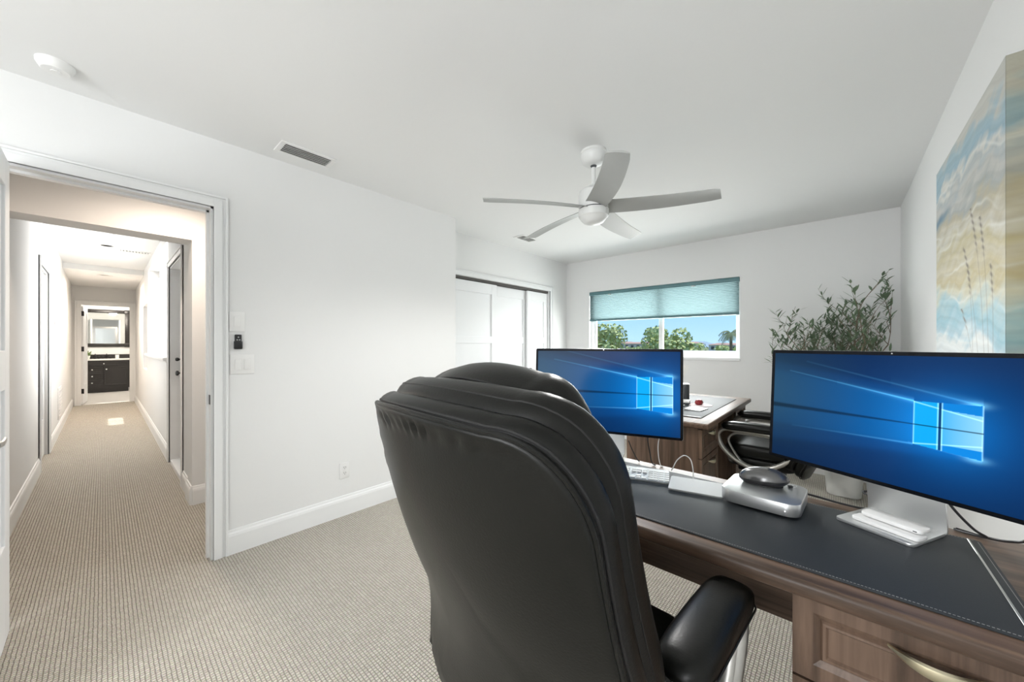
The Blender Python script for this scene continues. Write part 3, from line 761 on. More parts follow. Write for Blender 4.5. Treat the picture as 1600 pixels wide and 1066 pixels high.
# ================================================================== MONITORS
def wallpaper(U, V):
    """blue light-through-a-window wallpaper, U right, V up, both 0..1 ; returns linear rgb"""
    U = np.asarray(U); V = np.asarray(V)
    asp = 1.76
    C = np.zeros(U.shape + (3,))
    cx, cy = .67, .49
    X = (U - cx) * asp; Y = (V - cy)
    r = np.sqrt(X * X + (Y * 1.25) ** 2)
    base = np.exp(-(r / .52) ** 1.4)
    deep = np.array([.0006, .012, .055]); mid = np.array([.002, .085, .33])
    C += deep + base[..., None] * mid * .75
    # left haze, slightly greyer
    hz = np.clip((.42 - U) / .42, 0, 1)[..., None] * np.exp(-((V - .62) / .42) ** 2)[..., None]
    C += hz * np.array([.020, .050, .045])
    # light cone towards the left
    xl, xr = .576, .764; xm0, xm1 = .648, .657
    def yT(u): return .650 + (u - xl) * (.676 - .650) / (xr - xl)
    def yB(u): return .345 + (u - xl) * (.312 - .345) / (xr - xl)
    s = np.clip((xr - U) / xr, 0, 1)
    top = .676 + s * .245; bot = .312 - s * .155
    inside = 1 / (1 + np.exp(-(top - V) / .012)) * 1 / (1 + np.exp(-(V - bot) / .012)) * (U < xr)
    C += (inside * np.exp(-s * 2.0) * .62)[..., None] * np.array([.000, .085, .30])
    s2 = np.clip((xl - U) / xl, 0, 1)
    t2 = .668 + s2 * .175; b2 = .345 - s2 * .03
    ins2 = 1 / (1 + np.exp(-(t2 - V) / .008)) / (1 + np.exp(-(V - b2) / .008)) * (U < xl)
    C += (ins2 * np.exp(-s2 * 2.2) * .85)[..., None] * np.array([.000, .10, .27])
    # ray lines
    def ray(x0, y0, x1, y1, w, k, fall=1.5):
        nonlocal C
        t_ = np.clip((U - x0) / (x1 - x0), 0, 1)
        inr = ((U - x0) * (U - x1) <= 0)
        yy = y0 + (y1 - y0) * t_
        g = np.exp(-((V - yy) / w) ** 2) * inr * np.exp(-t_ * fall) * k
        C += g[..., None] * np.array([.12, .55, .95])
    ray(xr, .676, .16, .93, .006, .35, 2.2); ray(xr, .676, .5, .80, .03, .22, 2.5)
    ray(xl, .664, .08, .835, .005, .8, 2.0); ray(xl, .664, .30, .76, .018, .35, 2.2)
    ray(xl, .345, .10, .315, .006, .45, 2.4)
    ray(xr, .312, .56, .352, .006, .35, 1.2)
    # glow at the two outer corners and around the panes
    for gx, gy in ((xr, .676), (xr, .312)):
        q = ((U - gx + .015) * asp / .05) ** 2 + ((V - gy) / .022) ** 2
        C += (np.exp(-q) * .55)[..., None] * np.array([.25, .75, 1.0])
    q = ((U - .69) * asp / .22) ** 2 + ((V - .49) / .25) ** 2
    C += (np.exp(-q) * .5)[..., None] * np.array([.0, .17, .52])
    # panes
    tt = yT(U); bb = yB(U)
    tt = .664 + (U - xl) * (.676 - .664) / (xr - xl)
    left = (U > xl) & (U < xm0) & (V < tt) & (V > bb)
    right = (U > xm1) & (U < xr) & (V < tt) & (V > bb)
    C[left] = np.array([.004, .42, .97]); 
    a = np.clip((U - xm1) / (xr - xm1), 0, 1)
    rc = np.array([.06, .48, .98]) + a[..., None] * np.array([.24, .22, .02])
    C[right] = rc[right]
    yd1 = .660 - (U - xl) / (xr - xl) * .085     # upper diagonal light edge
    yd2 = .350 + (U - xl) / (xr - xl) * .052
    hi = right & (V > yd1 + .03 * a); C[hi] = np.array([.004, .24, .74])
    lo = right & (V < yd2 - .03 * a); C[lo] = np.array([.004, .26, .80])
    for yd in (yd1, yd2):
        g = np.exp(-((V - yd) / .004) ** 2) * (left | right)
        C += g[..., None] * np.array([.3, .5, .5])
    # bright pane edges
    for xe, k in ((xl, .8), (xm0 - .002, 1.0), (xm1 + .001, 1.0), (xr, .9)):
        g = np.exp(-((U - xe) / .0016) ** 2) * (V < tt) * (V > bb) * k
        C += g[..., None] * np.array([.35, .65, .8])
    # dark bars
    bar = (U > xm0) & (U < xm1) & (V < tt) & (V > bb); C[bar] = np.array([.002, .06, .22])
    hb = .492 + np.clip(xl - U, 0, 1) * .085 * 0
    hw = np.where(U < xl, .0045 + .018 * s2, .0045)
    g = np.exp(-((V - hb) / hw) ** 4) * (U < xr + .001) * np.where(U < xl, .75, .95)
    C = C * (1 - g[..., None] * .86)
    return np.clip(C, 0, 1.2)

def picture_grid(name, w, h, nx, ny, fn, m, parent, uvfn):
    """vertical grid in the xz plane (facing -y) whose vertices carry the picture"""
    xs = np.linspace(0, 1, nx); zs = np.linspace(0, 1, ny)
    U, V = np.meshgrid(xs, zs)
    co = np.zeros((ny, nx, 3)); co[..., 0] = (U - .5) * w; co[..., 2] = V * h
    idx = np.arange(nx * ny).reshape(ny, nx)
    f = np.stack([idx[:-1, :-1], idx[:-1, 1:], idx[1:, 1:], idx[1:, :-1]], -1).reshape(-1, 4)
    me = bpy.data.meshes.new(name); me.from_pydata(co.reshape(-1, 3).tolist(), [], f.tolist())
    a = me.color_attributes.new('picture', 'FLOAT_COLOR', 'POINT')
    uu, vv = uvfn(U, V); c = fn(uu, vv)
    rgba = np.ones((ny * nx, 4), dtype=np.float32); rgba[:, :3] = c.reshape(-1, 3)
    a.data.foreach_set('color', rgba.ravel()); me.materials.append(m)
    o = bpy.data.objects.new(name, me); COL.objects.link(o); o.parent = parent
    return o
def make_monitor(loc, rz, label, uvfn, nx=520, ny=300, tilt=3):
    t = thing('computer_monitor', label, 'monitor', loc, rz)
    W, H = .623, .362; z0 = .104
    e = Matrix.Translation((0, 0, z0)) @ Matrix.Rotation(R(-tilt), 4, 'X')
    def place(o): o.matrix_local = e; return o
    bm = bmesh.new(); plate(bm, rrect(W, H, .007, 4), 0, .019, .0015, Matrix.Translation((0, .019, H / 2)) @ Matrix.Rotation(R(90), 4, 'X')); sh = place(finish(bm, 'housing', M_alu, t))
    bm = bmesh.new(); plate(bm, rrect(W - .001, H - .001, .007, 4), 0, .0015, .0004, Matrix.Translation((0, .0, H / 2)) @ Matrix.Rotation(R(90), 4, 'X')); place(finish(bm, 'bezel', M_bezel, t))
    sc = picture_grid('screen', W - .022, H - .022, nx, ny, wallpaper, M_screen, t, uvfn)
    sc.matrix_local = e @ Matrix.Translation((0, -.0022, .011))
    bm = bmesh.new(); lathe(bm, [(0, 0), (.0018, 0), (.0018, .0004), (0, .0004)], 12, mtx=e @ Matrix.Translation((0, -.0015, H - .0055)) @ Matrix.Rotation(R(90), 4, 'X')); finish(bm, 'camera_lens', M_alu, t)
    # bent aluminium stand: foot and upright in one piece
    bm = bmesh.new(); plate(bm, rrect(.158, .160, .012, 4), 0, .008, .001); finish(bm, 'stand_foot', M_alu, t)
    bm = bmesh.new()
    prof = [(.072, .004), (.078, .006), (.0795, .014), (.074, .06), (.060, .14), (.043, .24), (.036, .28)]
    rows = []
    for y, z in prof:
        rows.append([bm.verts.new((x, y + dy, z)) for x, dy in ((-.079, 0), (.079, 0), (.079, .007), (-.079, .007))])
    for A, B in zip(rows, rows[1:]):
        for j in range(4): bm.faces.new((A[j], A[(j + 1) % 4], B[(j + 1) % 4], B[j]))
    bm.faces.new(rows[0]); bm.faces.new(rows[-1])
    box(bm, -.06, .06, .020, .045, .22, .30, .006)
    finish(bm, 'stand_upright', M_alu, t, angle=25)
    return t
mon_r = make_monitor((.098, 1.388, .7650), R(-27.2), 'large computer monitor on the right half of the front desk', lambda U, V: (U, V))
mon_l = make_monitor((-.752, 1.425, .7650), R(17.3), 'computer monitor on the left of the front desk, behind the chair', lambda U, V: ((U - .0327) / 1.207, (V + .103) / 1.19), 420, 250)

# ================================================================== DESK ITEMS
PZ = .7650
# compact silver computer
t = thing('desktop_computer', 'flat silver mini computer on the desk pad', 'computer', (-.172, 1.362, PZ), R(-3))
bm = bmesh.new(); plate(bm, rrect(.197, .197, .034, 8), .006, .042, .0025); finish(bm, 'case', M_alu, t)
bm = bmesh.new(); lathe(bm, [(.070, 0), (.078, .002), (.080, .007), (0, .007)], 36); finish(bm, 'foot', M_dgrey, t)
bm = bmesh.new(); lathe(bm, [(0, 0), (.0012, 0), (.0012, .0006), (0, .0006)], 8, mtx=Matrix.Translation((.066, -.0984, .021)) @ Matrix.Rotation(R(90), 4, 'X')); finish(bm, 'power_light', M_led, t)
# dark mouse lying on it
def make_mouse(loc, rz, label, body, top, s=1.0):
    t = thing('computer_mouse', label, 'mouse', loc, rz)
    for nm, m, k in (('lower_body', body, 0), ('upper_shell', top, 1)):
        bm = bmesh.new(); n = 28; rows = []
        for i in range(9):
            f = i / 8
            if k == 0: z = .003 + .014 * f; q = .80 + .20 * math.sin(f * PI / 2)
            else: z = .0165 + .030 * math.sin(f * PI / 2); q = .985 * math.cos(f * PI / 2 * .97)
            rows.append([bm.verts.new((s * .060 * q * math.cos(2 * PI * j / n), s * .034 * q * math.sin(2 * PI * j / n) * (1 + .10 * math.cos(2 * PI * j / n)), s * (z + (.0035 * q * math.cos(2 * PI * j / n) if k == 0 or True else 0)))) for j in range(n)])
        for A, B in zip(rows, rows[1:]):
            for j in range(n): bm.faces.new((A[j], A[(j + 1) % n], B[(j + 1) % n], B[j]))
        bm.faces.new(rows[0][::-1]); bm.faces.new(rows[-1])
        finish(bm, nm, m, t, angle=60)
    bm = bmesh.new(); plate(bm, [(s * .046 * math.cos(2 * PI * j / 24), s * .026 * math.sin(2 * PI * j / 24)) for j in range(24)], 0, .004); finish(bm, 'base', M_black, t)
    return t
M_gun = mat('gunmetal_gloss', (.16, .16, .16), .22, metal=.7)
make_mouse((-.178, 1.392, PZ + .0425), R(8), 'dark glossy mouse lying on the silver mini computer', M_black, M_gun, 1.12)
t = thing('usb_receiver', 'tiny black plug lying on the silver mini computer', 'usb plug', (-.110, 1.415, PZ + .0425), R(30))
bm = bmesh.new(); box(bm, -.008, .004, -.005, .005, 0, .006, .0015); finish(bm, 'cap', M_black, t)
bm = bmesh.new(); box(bm, .004, .014, -.004, .004, .001, .005, .0005); finish(bm, 'connector', M_chrome, t)
# trackpads
def trackpad(loc, rz, label):
    t = thing('trackpad', label, 'trackpad', loc, rz)
    bm = bmesh.new()
    o = rrect(.160, .115, .006, 4)
    A = [bm.verts.new((x, y, .0)) for x, y in o]; B = [bm.verts.new((x, y, .0045 + (y + .0575) / .115 * .0055)) for x, y in o]
    N = len(o)
    for j in range(N): bm.faces.new((A[j], A[(j + 1) % N], B[(j + 1) % N], B[j]))
    bm.faces.new(A[::-1]); bm.faces.new(B)
    finish(bm, 'case', M_alu, t)
    bm = bmesh.new(); o2 = rrect(.1585, .1135, .006, 4)
    C1 = [bm.verts.new((x, y, .0046 + (y + .0575) / .115 * .0055)) for x, y in o2]; C2 = [bm.verts.new((x, y, .0054 + (y + .0575) / .115 * .0055)) for x, y in o2]
    for j in range(N): bm.faces.new((C1[j], C1[(j + 1) % N], C2[(j + 1) % N], C2[j]))
    bm.faces.new(C1[::-1]); bm.faces.new(C2)
    finish(bm, 'touch_surface', M_plastic, t)
    return t
trackpad((-.360, 1.330, PZ), R(13), 'white trackpad between the keyboard and the mini computer')
# keyboard
def keyboard(loc, rz, label):
    t = thing('computer_keyboard', label, 'keyboard', loc, rz)
    W, D = .418, .115
    bm = bmesh.new(); o = rrect(W, D, .008, 4); N = len(o)
    zt = lambda y: .005 + (y + D / 2) / D * .006
    A = [bm.verts.new((x, y, 0)) for x, y in o]; B = [bm.verts.new((x, y, zt(y))) for x, y in o]
    for j in range(N): bm.faces.new((A[j], A[(j + 1) % N], B[(j + 1) % N], B[j]))
    bm.faces.new(A[::-1]); bm.faces.new(B); finish(bm, 'case', M_alu, t)
    # key rows: widths in units, block layout with number pad
    u = .0188; x0 = -W / 2 + .007
    def key(xa, wu, r, hh=1.0):
        y0 = -D / 2 + .008 + r * u * .985; y1 = y0 + (u * .985 * hh) - .0032
        xa_ = x0 + xa * u; xb_ = xa_ + wu * u - .0032
        bm = bmesh.new(); box(bm, xa_, xb_, y0, y1, zt((y0 + y1) / 2) - .0002, zt((y0 + y1) / 2) + .0022, .0008, 1)
        finish(bm, 'key', M_plastic, t, smooth=False)
    rows = {0: [1.25, 1.25, 1.25, 6.25, 1.25, 1.25, 1.25, 1.0], 1: [2.25] + [1] * 10 + [2.5], 2: [1.75] + [1] * 11 + [2.0], 3: [1.5] + [1] * 12 + [1.25], 4: [1] * 13 + [1.75]}
    for r, ws in rows.items():
        xa = 0
        for w in ws:
            if xa + w <= 14.8: key(xa, w, r); xa += w
    for r in range(5):
        for k in range(3):
            if r == 1 and k != 1: continue
            if r == 2: continue
            key(15.05 + k, 1, r)
        for k in range(4):
            if r == 0 and k == 1: continue
            key(18.2 + k * .97, (1.9 if (r == 0 and k == 0) else .97), r)
    for k in range(14): 
        if k < 13: key(k * 1.12, 1.1, 5 - .02, .5)
    return t
kc = (-.437 - .209 * math.cos(R(19)) - .0575 * math.sin(R(19)), 1.303 - .209 * math.sin(R(19)) + .0575 * math.cos(R(19)))
keyboard((kc[0], kc[1], PZ), R(19), 'white keyboard with silver case, half hidden behind the chair')

# white charger and power bank on the right monitor foot
fz = PZ + .0085
t = thing('charging_pad', 'white wireless charger lying on the right monitor foot, under the phone case', 'charger', (.094, 1.352, fz), R(-29))
bm = bmesh.new(); plate(bm, rrect(.135, .046, .010, 5), 0, .010, .003); finish(bm, 'charger_body', M_plastic, t)
t = thing('power_bank', 'white slab power bank resting on top of the charger', 'power bank', (.108, 1.374, fz + .0105), R(-29))
bm = bmesh.new(); plate(bm, rrect(.122, .052, .012, 5), 0, .012, .004); bk = finish(bm, 'bank_body', M_plastic, t)
bm = bmesh.new(); box(bm, -.0035, .0035, -.0008, .0008, -.001, .001, mtx=Matrix.Translation((.050, -.0262, .006))); finish(bm, 'port', M_dgrey, t)

# cables
def cable(name, pts, r, m, label, seg=8):
    bm = bmesh.new(); tube(bm, catmull(pts, 10), r, seg); o = finish(bm, name, m)
    return tag(o, label, 'cable')
cable('white_cable', [(-.385, 1.392, PZ + .008), (-.386, 1.398, PZ + .034), (-.40, 1.418, PZ + .066), (-.425, 1.43, PZ + .074), (-.452, 1.437, PZ + .050), (-.468, 1.440, PZ + .018), (-.476, 1.445, PZ + .004)], .0019, M_plastic, 'white cable arching up behind the trackpad')
cable('white_cable', [(-.535, 1.510, .905), (-.548, 1.508, .85), (-.545, 1.500, .80), (-.534, 1.492, .765), (-.520, 1.482, .7635)], .0018, M_plastic, 'white cable hanging down behind the left monitor')
cable('black_cable', [(-.585, 1.497, .905), (-.588, 1.500, .85), (-.578, 1.497, .80), (-.566, 1.488, .768), (-.55, 1.48, .7635)], .0026, M_black, 'black cable hanging straight down behind the left monitor')
cable('black_cable', [(-.668, 1.492, .84), (-.655, 1.492, .81), (-.632, 1.487, .775), (-.615, 1.48, .7635)], .0024, M_black, 'short black cable slanting beside the left monitor stand')
cable('black_cable', [(-.085, 1.452, PZ + .022), (-.05, 1.475, PZ + .012), (.0, 1.488, PZ + .003), (.050, 1.494, PZ + .000), (.082, 1.503, PZ + .004), (.068, 1.522, PZ + .030), (.055, 1.528, PZ + .040), (.075, 1.53, PZ + .050), (.14, 1.52, PZ + .11)], .0031, M_black, 'black cable running from the mini computer to the right monitor')
cable('black_cable', [(.150, 1.425, .98), (.185, 1.44, .90), (.215, 1.452, .835), (.252, 1.462, .785), (.275, 1.470, .768), (.262, 1.48, .7645), (.225, 1.49, .7645)], .0031, M_black, 'black cable hanging below the right monitor, right of its stand')
cable('black_cable', [(.285, 1.35, .96), (.32, 1.39, .86), (.325, 1.42, .80), (.305, 1.452, .775), (.275, 1.478, .7645), (.23, 1.496, .7645)], .0031, M_black, 'black cable curving under the right end of the right monitor')

# far desk items
t = thing('smart_speaker', 'dark grey cylinder speaker on the far desk', 'speaker', (-.99, 3.30, PZ))
bm = bmesh.new(); lathe(bm, [(.040, 0), (.046, .004), (.048, .012), (.048, .135), (.045, .143), (.0, .143)], 36); finish(bm, 'fabric_body', M_dgrey, t)
bm = bmesh.new(); lathe(bm, [(.047, .1432), (.0475, .147), (.044, .1495), (0, .1495)], 36); finish(bm, 'top_cap', M_alu, t)
t = thing('reed_diffuser', 'pale reed sticks in a small bottle behind the grey speaker', 'diffuser', (-1.065, 3.37, PZ))
bm = bmesh.new(); lathe(bm, [(.030, 0), (.033, .006), (.033, .06), (.014, .075), (.013, .095), (0, .095)], 24); finish(bm, 'bottle', M_plastic, t)
for k, (dx, dy) in enumerate(((.05, .03), (-.05, .01), (.015, -.02), (.03, .07), (-.02, .04), (.075, -.01))):
    bm = bmesh.new(); tube(bm, [Vector((dx * .05, dy * .05, .06)), Vector((dx * 1.3, dy * 1.3, .30))], .0017, 6); finish(bm, 'reed', M_reed, t)
t = thing('paper_coaster', 'round pale pink mat on the far desk under the red mouse', 'mat', (-.825, 3.17, PZ))
bm = bmesh.new(); lathe(bm, [(0, 0), (.088, 0), (.088, .0025), (0, .0025)], 40); finish(bm, 'mat', M_pink, t)
make_mouse((-.835, 3.18, PZ + .0026), R(100), 'dark red mouse on the round pale mat on the far desk', M_red, M_red, .9)
trackpad((-.79, 2.94, PZ), R(85), 'white trackpad on the far desk in front of the red mouse')
keyboard((-.99, 2.86, PZ), R(80), 'white keyboard on the far desk, mostly behind the left monitor')
t = thing('notebook', 'white boxed stack beside the grey speaker on the far desk', 'notebook', (-.955, 3.145, PZ), R(10))
bm = bmesh.new(); box(bm, -.06, .06, -.045, .045, 0, .016, .002); finish(bm, 'lower_book', M_dgrey, t)
bm = bmesh.new(); box(bm, -.055, .06, -.045, .045, .0161, .032, .002); finish(bm, 'upper_book', M_plastic, t)

# ================================================================== OFFICE CHAIRS
LEAN = R(21.9)
def make_chair(label):
    t = thing('office_chair', label, 'chair', (0, 0, 0))
    YB0, ZB0 = -.235, .49
    def bk(x, h, y):          # back frame: h up the backrest, y forward of the rear skin
        yy = y + .689 * x * x - .035 * math.sin(min(1, max(0, h / .66)) * PI) - 1.5 * min(.25, max(0, .28 - h)) ** 2
        return Vector((x, YB0 - h * math.sin(LEAN) + yy * math.cos(LEAN), ZB0 + h * math.cos(LEAN) + yy * math.sin(LEAN)))
    def outline(hw_b, hw_t, h0, h1, rc, n=72, arch=.02):
        pts = []
        # right side going up, corner, top, corner, left side down, bottom
        def hw(h):
            f = (h - h0) / (h1 - h0); return hw_b + (hw_t - hw_b) * math.sin(min(1, f * 1.15) * PI / 2)
        k = 14
        for i in range(k + 1):
            h = h0 + rc * .5 + (h1 - rc - arch - h0 - rc * .5) * i / k; pts.append((hw(h), h))
        W = hw(h1 - rc)
        for i in range(1, 13):
            a = PI / 2 * i / 12; pts.append((W - rc + rc * math.cos(a), h1 - rc - arch + (rc + 0) * math.sin(a) + arch * math.sin(a)))
        m = 44
        for i in range(1, m): 
            x = (W - rc) * (1 - 2 * i / m); pts.append((x, h1 + arch * (1 - (x / (W - rc)) ** 2) * .6))
        right = pts[:k + 1 + 12]
        pts += [(-x, h) for x, h in right[::-1]]
        b = rc * .5; wb = pts[0][0]
        for i in range(1, 6): a = PI / 2 * i / 6; pts.append((-(wb - b + b * math.cos(a)), h0 + b - b * math.sin(a)))
        for i in range(0, 5): x = -(wb - b) + 2 * (wb - b) * i / 4; pts.append((x, h0))
        for i in range(1, 6): a = PI / 2 * (1 - i / 6); pts.append((wb - b + b * math.cos(a), h0 + b - b * math.sin(a)))
        return pts
    def slab(name, ol, y0, y1, e, m, par=t, pw=3.0, crown0=0, crown1=0, ripple=0):
        """soft slab between y0 (rear) and y1 (front)"""
        cx = 0; cz = sum(p[1] for p in ol) / len(ol)
        bm = bmesh.new(); rings = []
        ym = (y0 + y1) / 2; ht = (y1 - y0) / 2
        # rim sweep: angle from rear to front
        S = []
        for q in ((0.0, .25, .5, .7, .8, .85, .88, .91, .94, .97) if ripple else (0.0, .25, .5, .7, .85, .94)): S.append((q * (1 - e), -1, q))
        for i in range(0, 13):
            a = -PI / 2 + PI * i / 12
            ca = abs(math.cos(a)) ** (2 / pw); sa = math.copysign(abs(math.sin(a)) ** (2 / pw), math.sin(a))
            S.append((1 - e + e * ca, sa, 1))
        for q in (.94, .85, .7, .5, .25, 0.0): S.append((q * (1 - e), 1, q))
        for sc_, yy, q in S:
            y = ym + yy * ht
            if yy <= -1: y -= crown0 * (1 - q * q)
            if yy >= 1: y += crown1 * (1 - q * q)
            if sc_ == 0: rings.append([bm.verts.new(bk(cx, cz, y))])
            else:
                def rp(px, pz):
                    if not ripple or yy > -1 or pz < .42: return 0
                    w = math.exp(-((q - .95) / .045) ** 2) * min(1, (pz - .42) / .1)
                    a_ = math.sin(px * 2 * PI / .034 + 2 * math.sin(px * 23) + pz * 60)
                    return ripple * w * max(-.3, a_) * (.6 + .4 * math.sin(px * 41 + 1))
                rings.append([bm.verts.new(bk(cx + (px - cx) * sc_, cz + (pz - cz) * sc_, y + rp(px, pz))) for px, pz in ol])
        N = len(ol)
        for A, B in zip(rings, rings[1:]):
            for j in range(N):
                k_ = (j + 1) % N
                if len(A) == 1: bm.faces.new((A[0], B[k_], B[j]))
                elif len(B) == 1: bm.faces.new((A[j], A[k_], B[0]))
                else: bm.faces.new((A[j], A[k_], B[k_], B[j]))
        return finish(bm, name, m, par, angle=60)
    def piping(ol, y, r, m, par, sc_=1.0, nm='piping'):
        cz = sum(p[1] for p in ol) / len(ol)
        bm = bmesh.new(); P = [bk(px * sc_, cz + (pz - cz) * sc_, y) for px, pz in ol]
        Q = [p for i, p in enumerate(P) if (p - P[i - 1]).length > 1e-5]
        tube(bm, Q, r, 8, closed=True); return finish(bm, nm, m, par)
    olR = outline(.280, .286, -.08, .686, .129, arch=.025)
    olA = outline(.287, .293, -.08, .693, .131, arch=.025)
    olB = outline(.281, .287, -.07, .699, .131, arch=.025)
    rear = slab('rear_panel', olR, -.004, .022, .05, M_leather, pw=4.0, crown0=.006, ripple=.006)
    piping(olR, .002, .0042, M_leather, rear, 1.004); piping(olR, .012, .0030, M_leather2, rear, 1.010, 'seam')
    sa = slab('outer_cushion', olA, .004, .052, .09, M_leather, pw=2.6, crown1=.0)
    sb = slab('middle_cushion', olB, .040, .122, .12, M_leather, pw=2.4, crown1=.02)
    piping(olB, .068, .0016, M_leather2, sb, .995, 'seam')
    olC = outline(.225, .235, -.02, .50, .10)
    slab('front_cushion', olC, .105, .165, .22, M_leather, pw=2.2, crown1=.03)
    # headrest pillow
    olH = [(p[0], p[1]) for p in outline(.190, .215, .49, .690, .085, arch=.035)]
    hd = slab('headrest', olH, .085, .215, .36, M_leather, pw=2.1, crown0=.01, crown1=.02, ripple=.003)
    piping(olH, .115, .0018, M_leather2, hd, .965, 'seam')
    # seat cushion
    def seat_slab(name, w, d, z0, z1, yc, m, pw=2.6, e=.16, crown=.02):
        bm = bmesh.new(); ol = rrect(w, d, .11, 8); rings = []
        zm = (z0 + z1) / 2; ht = (z1 - z0) / 2; S = []
        for q in (0, .3, .6, .85): S.append((q * (1 - e), -1, 1))
        for i in range(13):
            a = -PI / 2 + PI * i / 12
            S.append((1 - e + e * abs(math.cos(a)) ** (2 / pw), math.copysign(abs(math.sin(a)) ** (2 / pw), math.sin(a)), 1))
        for q in (.85, .6, .3, 0): S.append((q * (1 - e), 1, q))
        for s_, zz, q in S:
            z = zm + zz * ht + (crown * (1 - q * q) if zz >= 1 else 0)
            if s_ == 0: rings.append([bm.verts.new((0, yc, z))])
            else: rings.append([bm.verts.new((x * s_, yc + y * s_, z - (.10 * max(0, y * s_ - d * .30)))) for x, y in ol])
        N = len(ol)
        for A, B in zip(rings, rings[1:]):
            for j in range(N):
                k_ = (j + 1) % N
                if len(A) == 1: bm.faces.new((A[0], B[k_], B[j]))
                elif len(B) == 1: bm.faces.new((A[j], A[k_], B[0]))
                else: bm.faces.new((A[j], A[k_], B[k_], B[j]))
        return finish(bm, name, m, t, angle=60)
    seat_slab('seat_base', .47, .42, .40, .475, -.03, M_leather)
    st = seat_slab('seat', .50, .44, .465, .56, -.03, M_leather, crown=.015)
    # armrests
    for s in (-1, 1):
        xa = s * .276
        bm = bmesh.new(); n = 20; rows = []
        y0, y1 = -.150, .190
        for i in range(n + 1):
            f = i / n; y = y0 + (y1 - y0) * f
            k = (1 - abs(2 * f - 1) ** 5) ** .5 if 0 < f < 1 else .05
            w = .050 * (.55 + .45 * k) * (1 if k > .1 else .6); hh = .030 * (.45 + .55 * k) * (1 if k > .1 else .55)
            zc = .689 - .012 * (1 - f) ** 2 * 0 - .006 * abs(2 * f - 1) ** 2
            rows.append([bm.verts.new((xa + w * math.copysign(abs(math.cos(a)) ** .7, math.cos(a)), y, zc + hh * math.copysign(abs(math.sin(a)) ** .75, math.sin(a)))) for a in [2 * PI * j / 24 for j in range(24)]])
        for A, B in zip(rows, rows[1:]):
            for j in range(24): bm.faces.new((A[j], A[(j + 1) % 24], B[(j + 1) % 24], B[j]))
        bm.faces.new(rows[0][::-1]); bm.faces.new(rows[-1])
        ap = finish(bm, 'arm_pad', M_leather, t, angle=60)
        # seam round the pad
        bm = bmesh.new(); tube(bm, [Vector((xa + x, (y0 + y1) / 2 + y, .677)) for x, y in rrect(.099, .325, .040, 6)], .0018, 6, closed=True); finish(bm, 'seam', M_leather2, ap)
        bm = bmesh.new()
        P = [(xa, -.155, .55), (xa, -.10, .645), (xa, -.03, .659), (xa, .09, .659), (xa, .175, .657), (xa, .210, .615), (xa, .193, .545), (xa, .135, .478), (xa - s * .005, .065, .435), (xa - s * .01, .0, .418), (xa - s * .012, -.09, .435), (xa - s * .015, -.17, .485), (xa - s * .015, -.195, .525)]
        tube(bm, catmull(P, 8, closed=True), .01, 12, closed=True, flat=(.023, .015), up=(1, 0, 0))
        af = finish(bm, 'arm_frame', M_frame, t, angle=50)
        bm = bmesh.new()
        P = [(xa, -.09, .638), (xa, .03, .640), (xa, .11, .634), (xa, .148, .59), (xa, .120, .52), (xa - s * .005, .075, .455), (xa - s * .006, .045, .437)]
        tube(bm, catmull(P, 8), .006, 10, flat=(.015, .007), up=(1, 0, 0)); finish(bm, 'inner_strip', M_frame, af, angle=50)
        bm = bmesh.new()
        for yy in (.03, -.10): lathe(bm, [(0, 0), (.008, 0), (.008, .004), (0, .006)], 14, mtx=Matrix.Translation((xa - s * .022, yy, .428)) @ Matrix.Rotation(R(90 * s), 4, 'Y'))
        finish(bm, 'bolt', M_silver, af)
        bm = bmesh.new(); box(bm, min(xa - s * .012, s * .20), max(xa - s * .012, s * .20), -.10, .04, .392, .412, .003); finish(bm, 'arm_bracket', M_black, t)
    # mechanism, column, five legs with casters
    bm = bmesh.new(); box(bm, -.12, .12, -.16, .12, .345, .402, .012); finish(bm, 'tilt_mechanism', M_black, t)
    bm = bmesh.new(); tube(bm, [Vector((.11, .02, .365)), Vector((.27, .05, .358))], .005, 8); box(bm, .27, .32, .035, .065, .352, .366, .004); finish(bm, 'lift_lever', M_black, t)
    bm = bmesh.new(); lathe(bm, [(.028, .10), (.028, .24), (.019, .245), (.019, .35)], 20); finish(bm, 'gas_column', M_black, t)
    bm = bmesh.new(); lathe(bm, [(.03, .075), (.045, .085), (.045, .125), (.03, .14), (0, .14)], 24); finish(bm, 'hub', M_silver, t)
    for k in range(5):
        a = R(90 + 72 * k); c, s_ = math.cos(a), math.sin(a)
        bm = bmesh.new(); tube(bm, [Vector((c * r_, s_ * r_, z)) for r_, z in ((.03, .11), (.12, .108), (.22, .095), (.30, .075))], .02, 10, flat=(.017, .024), up=(0, 0, 1), taper=lambda q: 1 - .35 * q); lg = finish(bm, 'leg', M_silver, t)
        bm = bmesh.new()
        for q in (-1, 1): lathe(bm, [(0, 0), (.022, 0), (.027, .004), (.027, .014), (.020, .018), (0, .018)], 20, mtx=Matrix.Translation((c * .30 - s_ * q * .004, s_ * .30 + c * q * .004, .0275)) @ Matrix.Rotation(a, 4, 'Z') @ Matrix.Rotation(R(-90 * q), 4, 'X'))
        lathe(bm, [(.006, .03), (.006, .08)], 10, c * .30, s_ * .30); finish(bm, 'caster', M_black, lg)
    return t
chair = make_chair('large black leather office chair seen from behind, at the front desk')
chair2 = dup(chair, (-.425, 3.18, 0), R(90), 'black leather office chair with silver loop arms at the far desk')
chair.location = (-.470, .817, 0); chair.rotation_euler = (0, 0, R(-4.6))

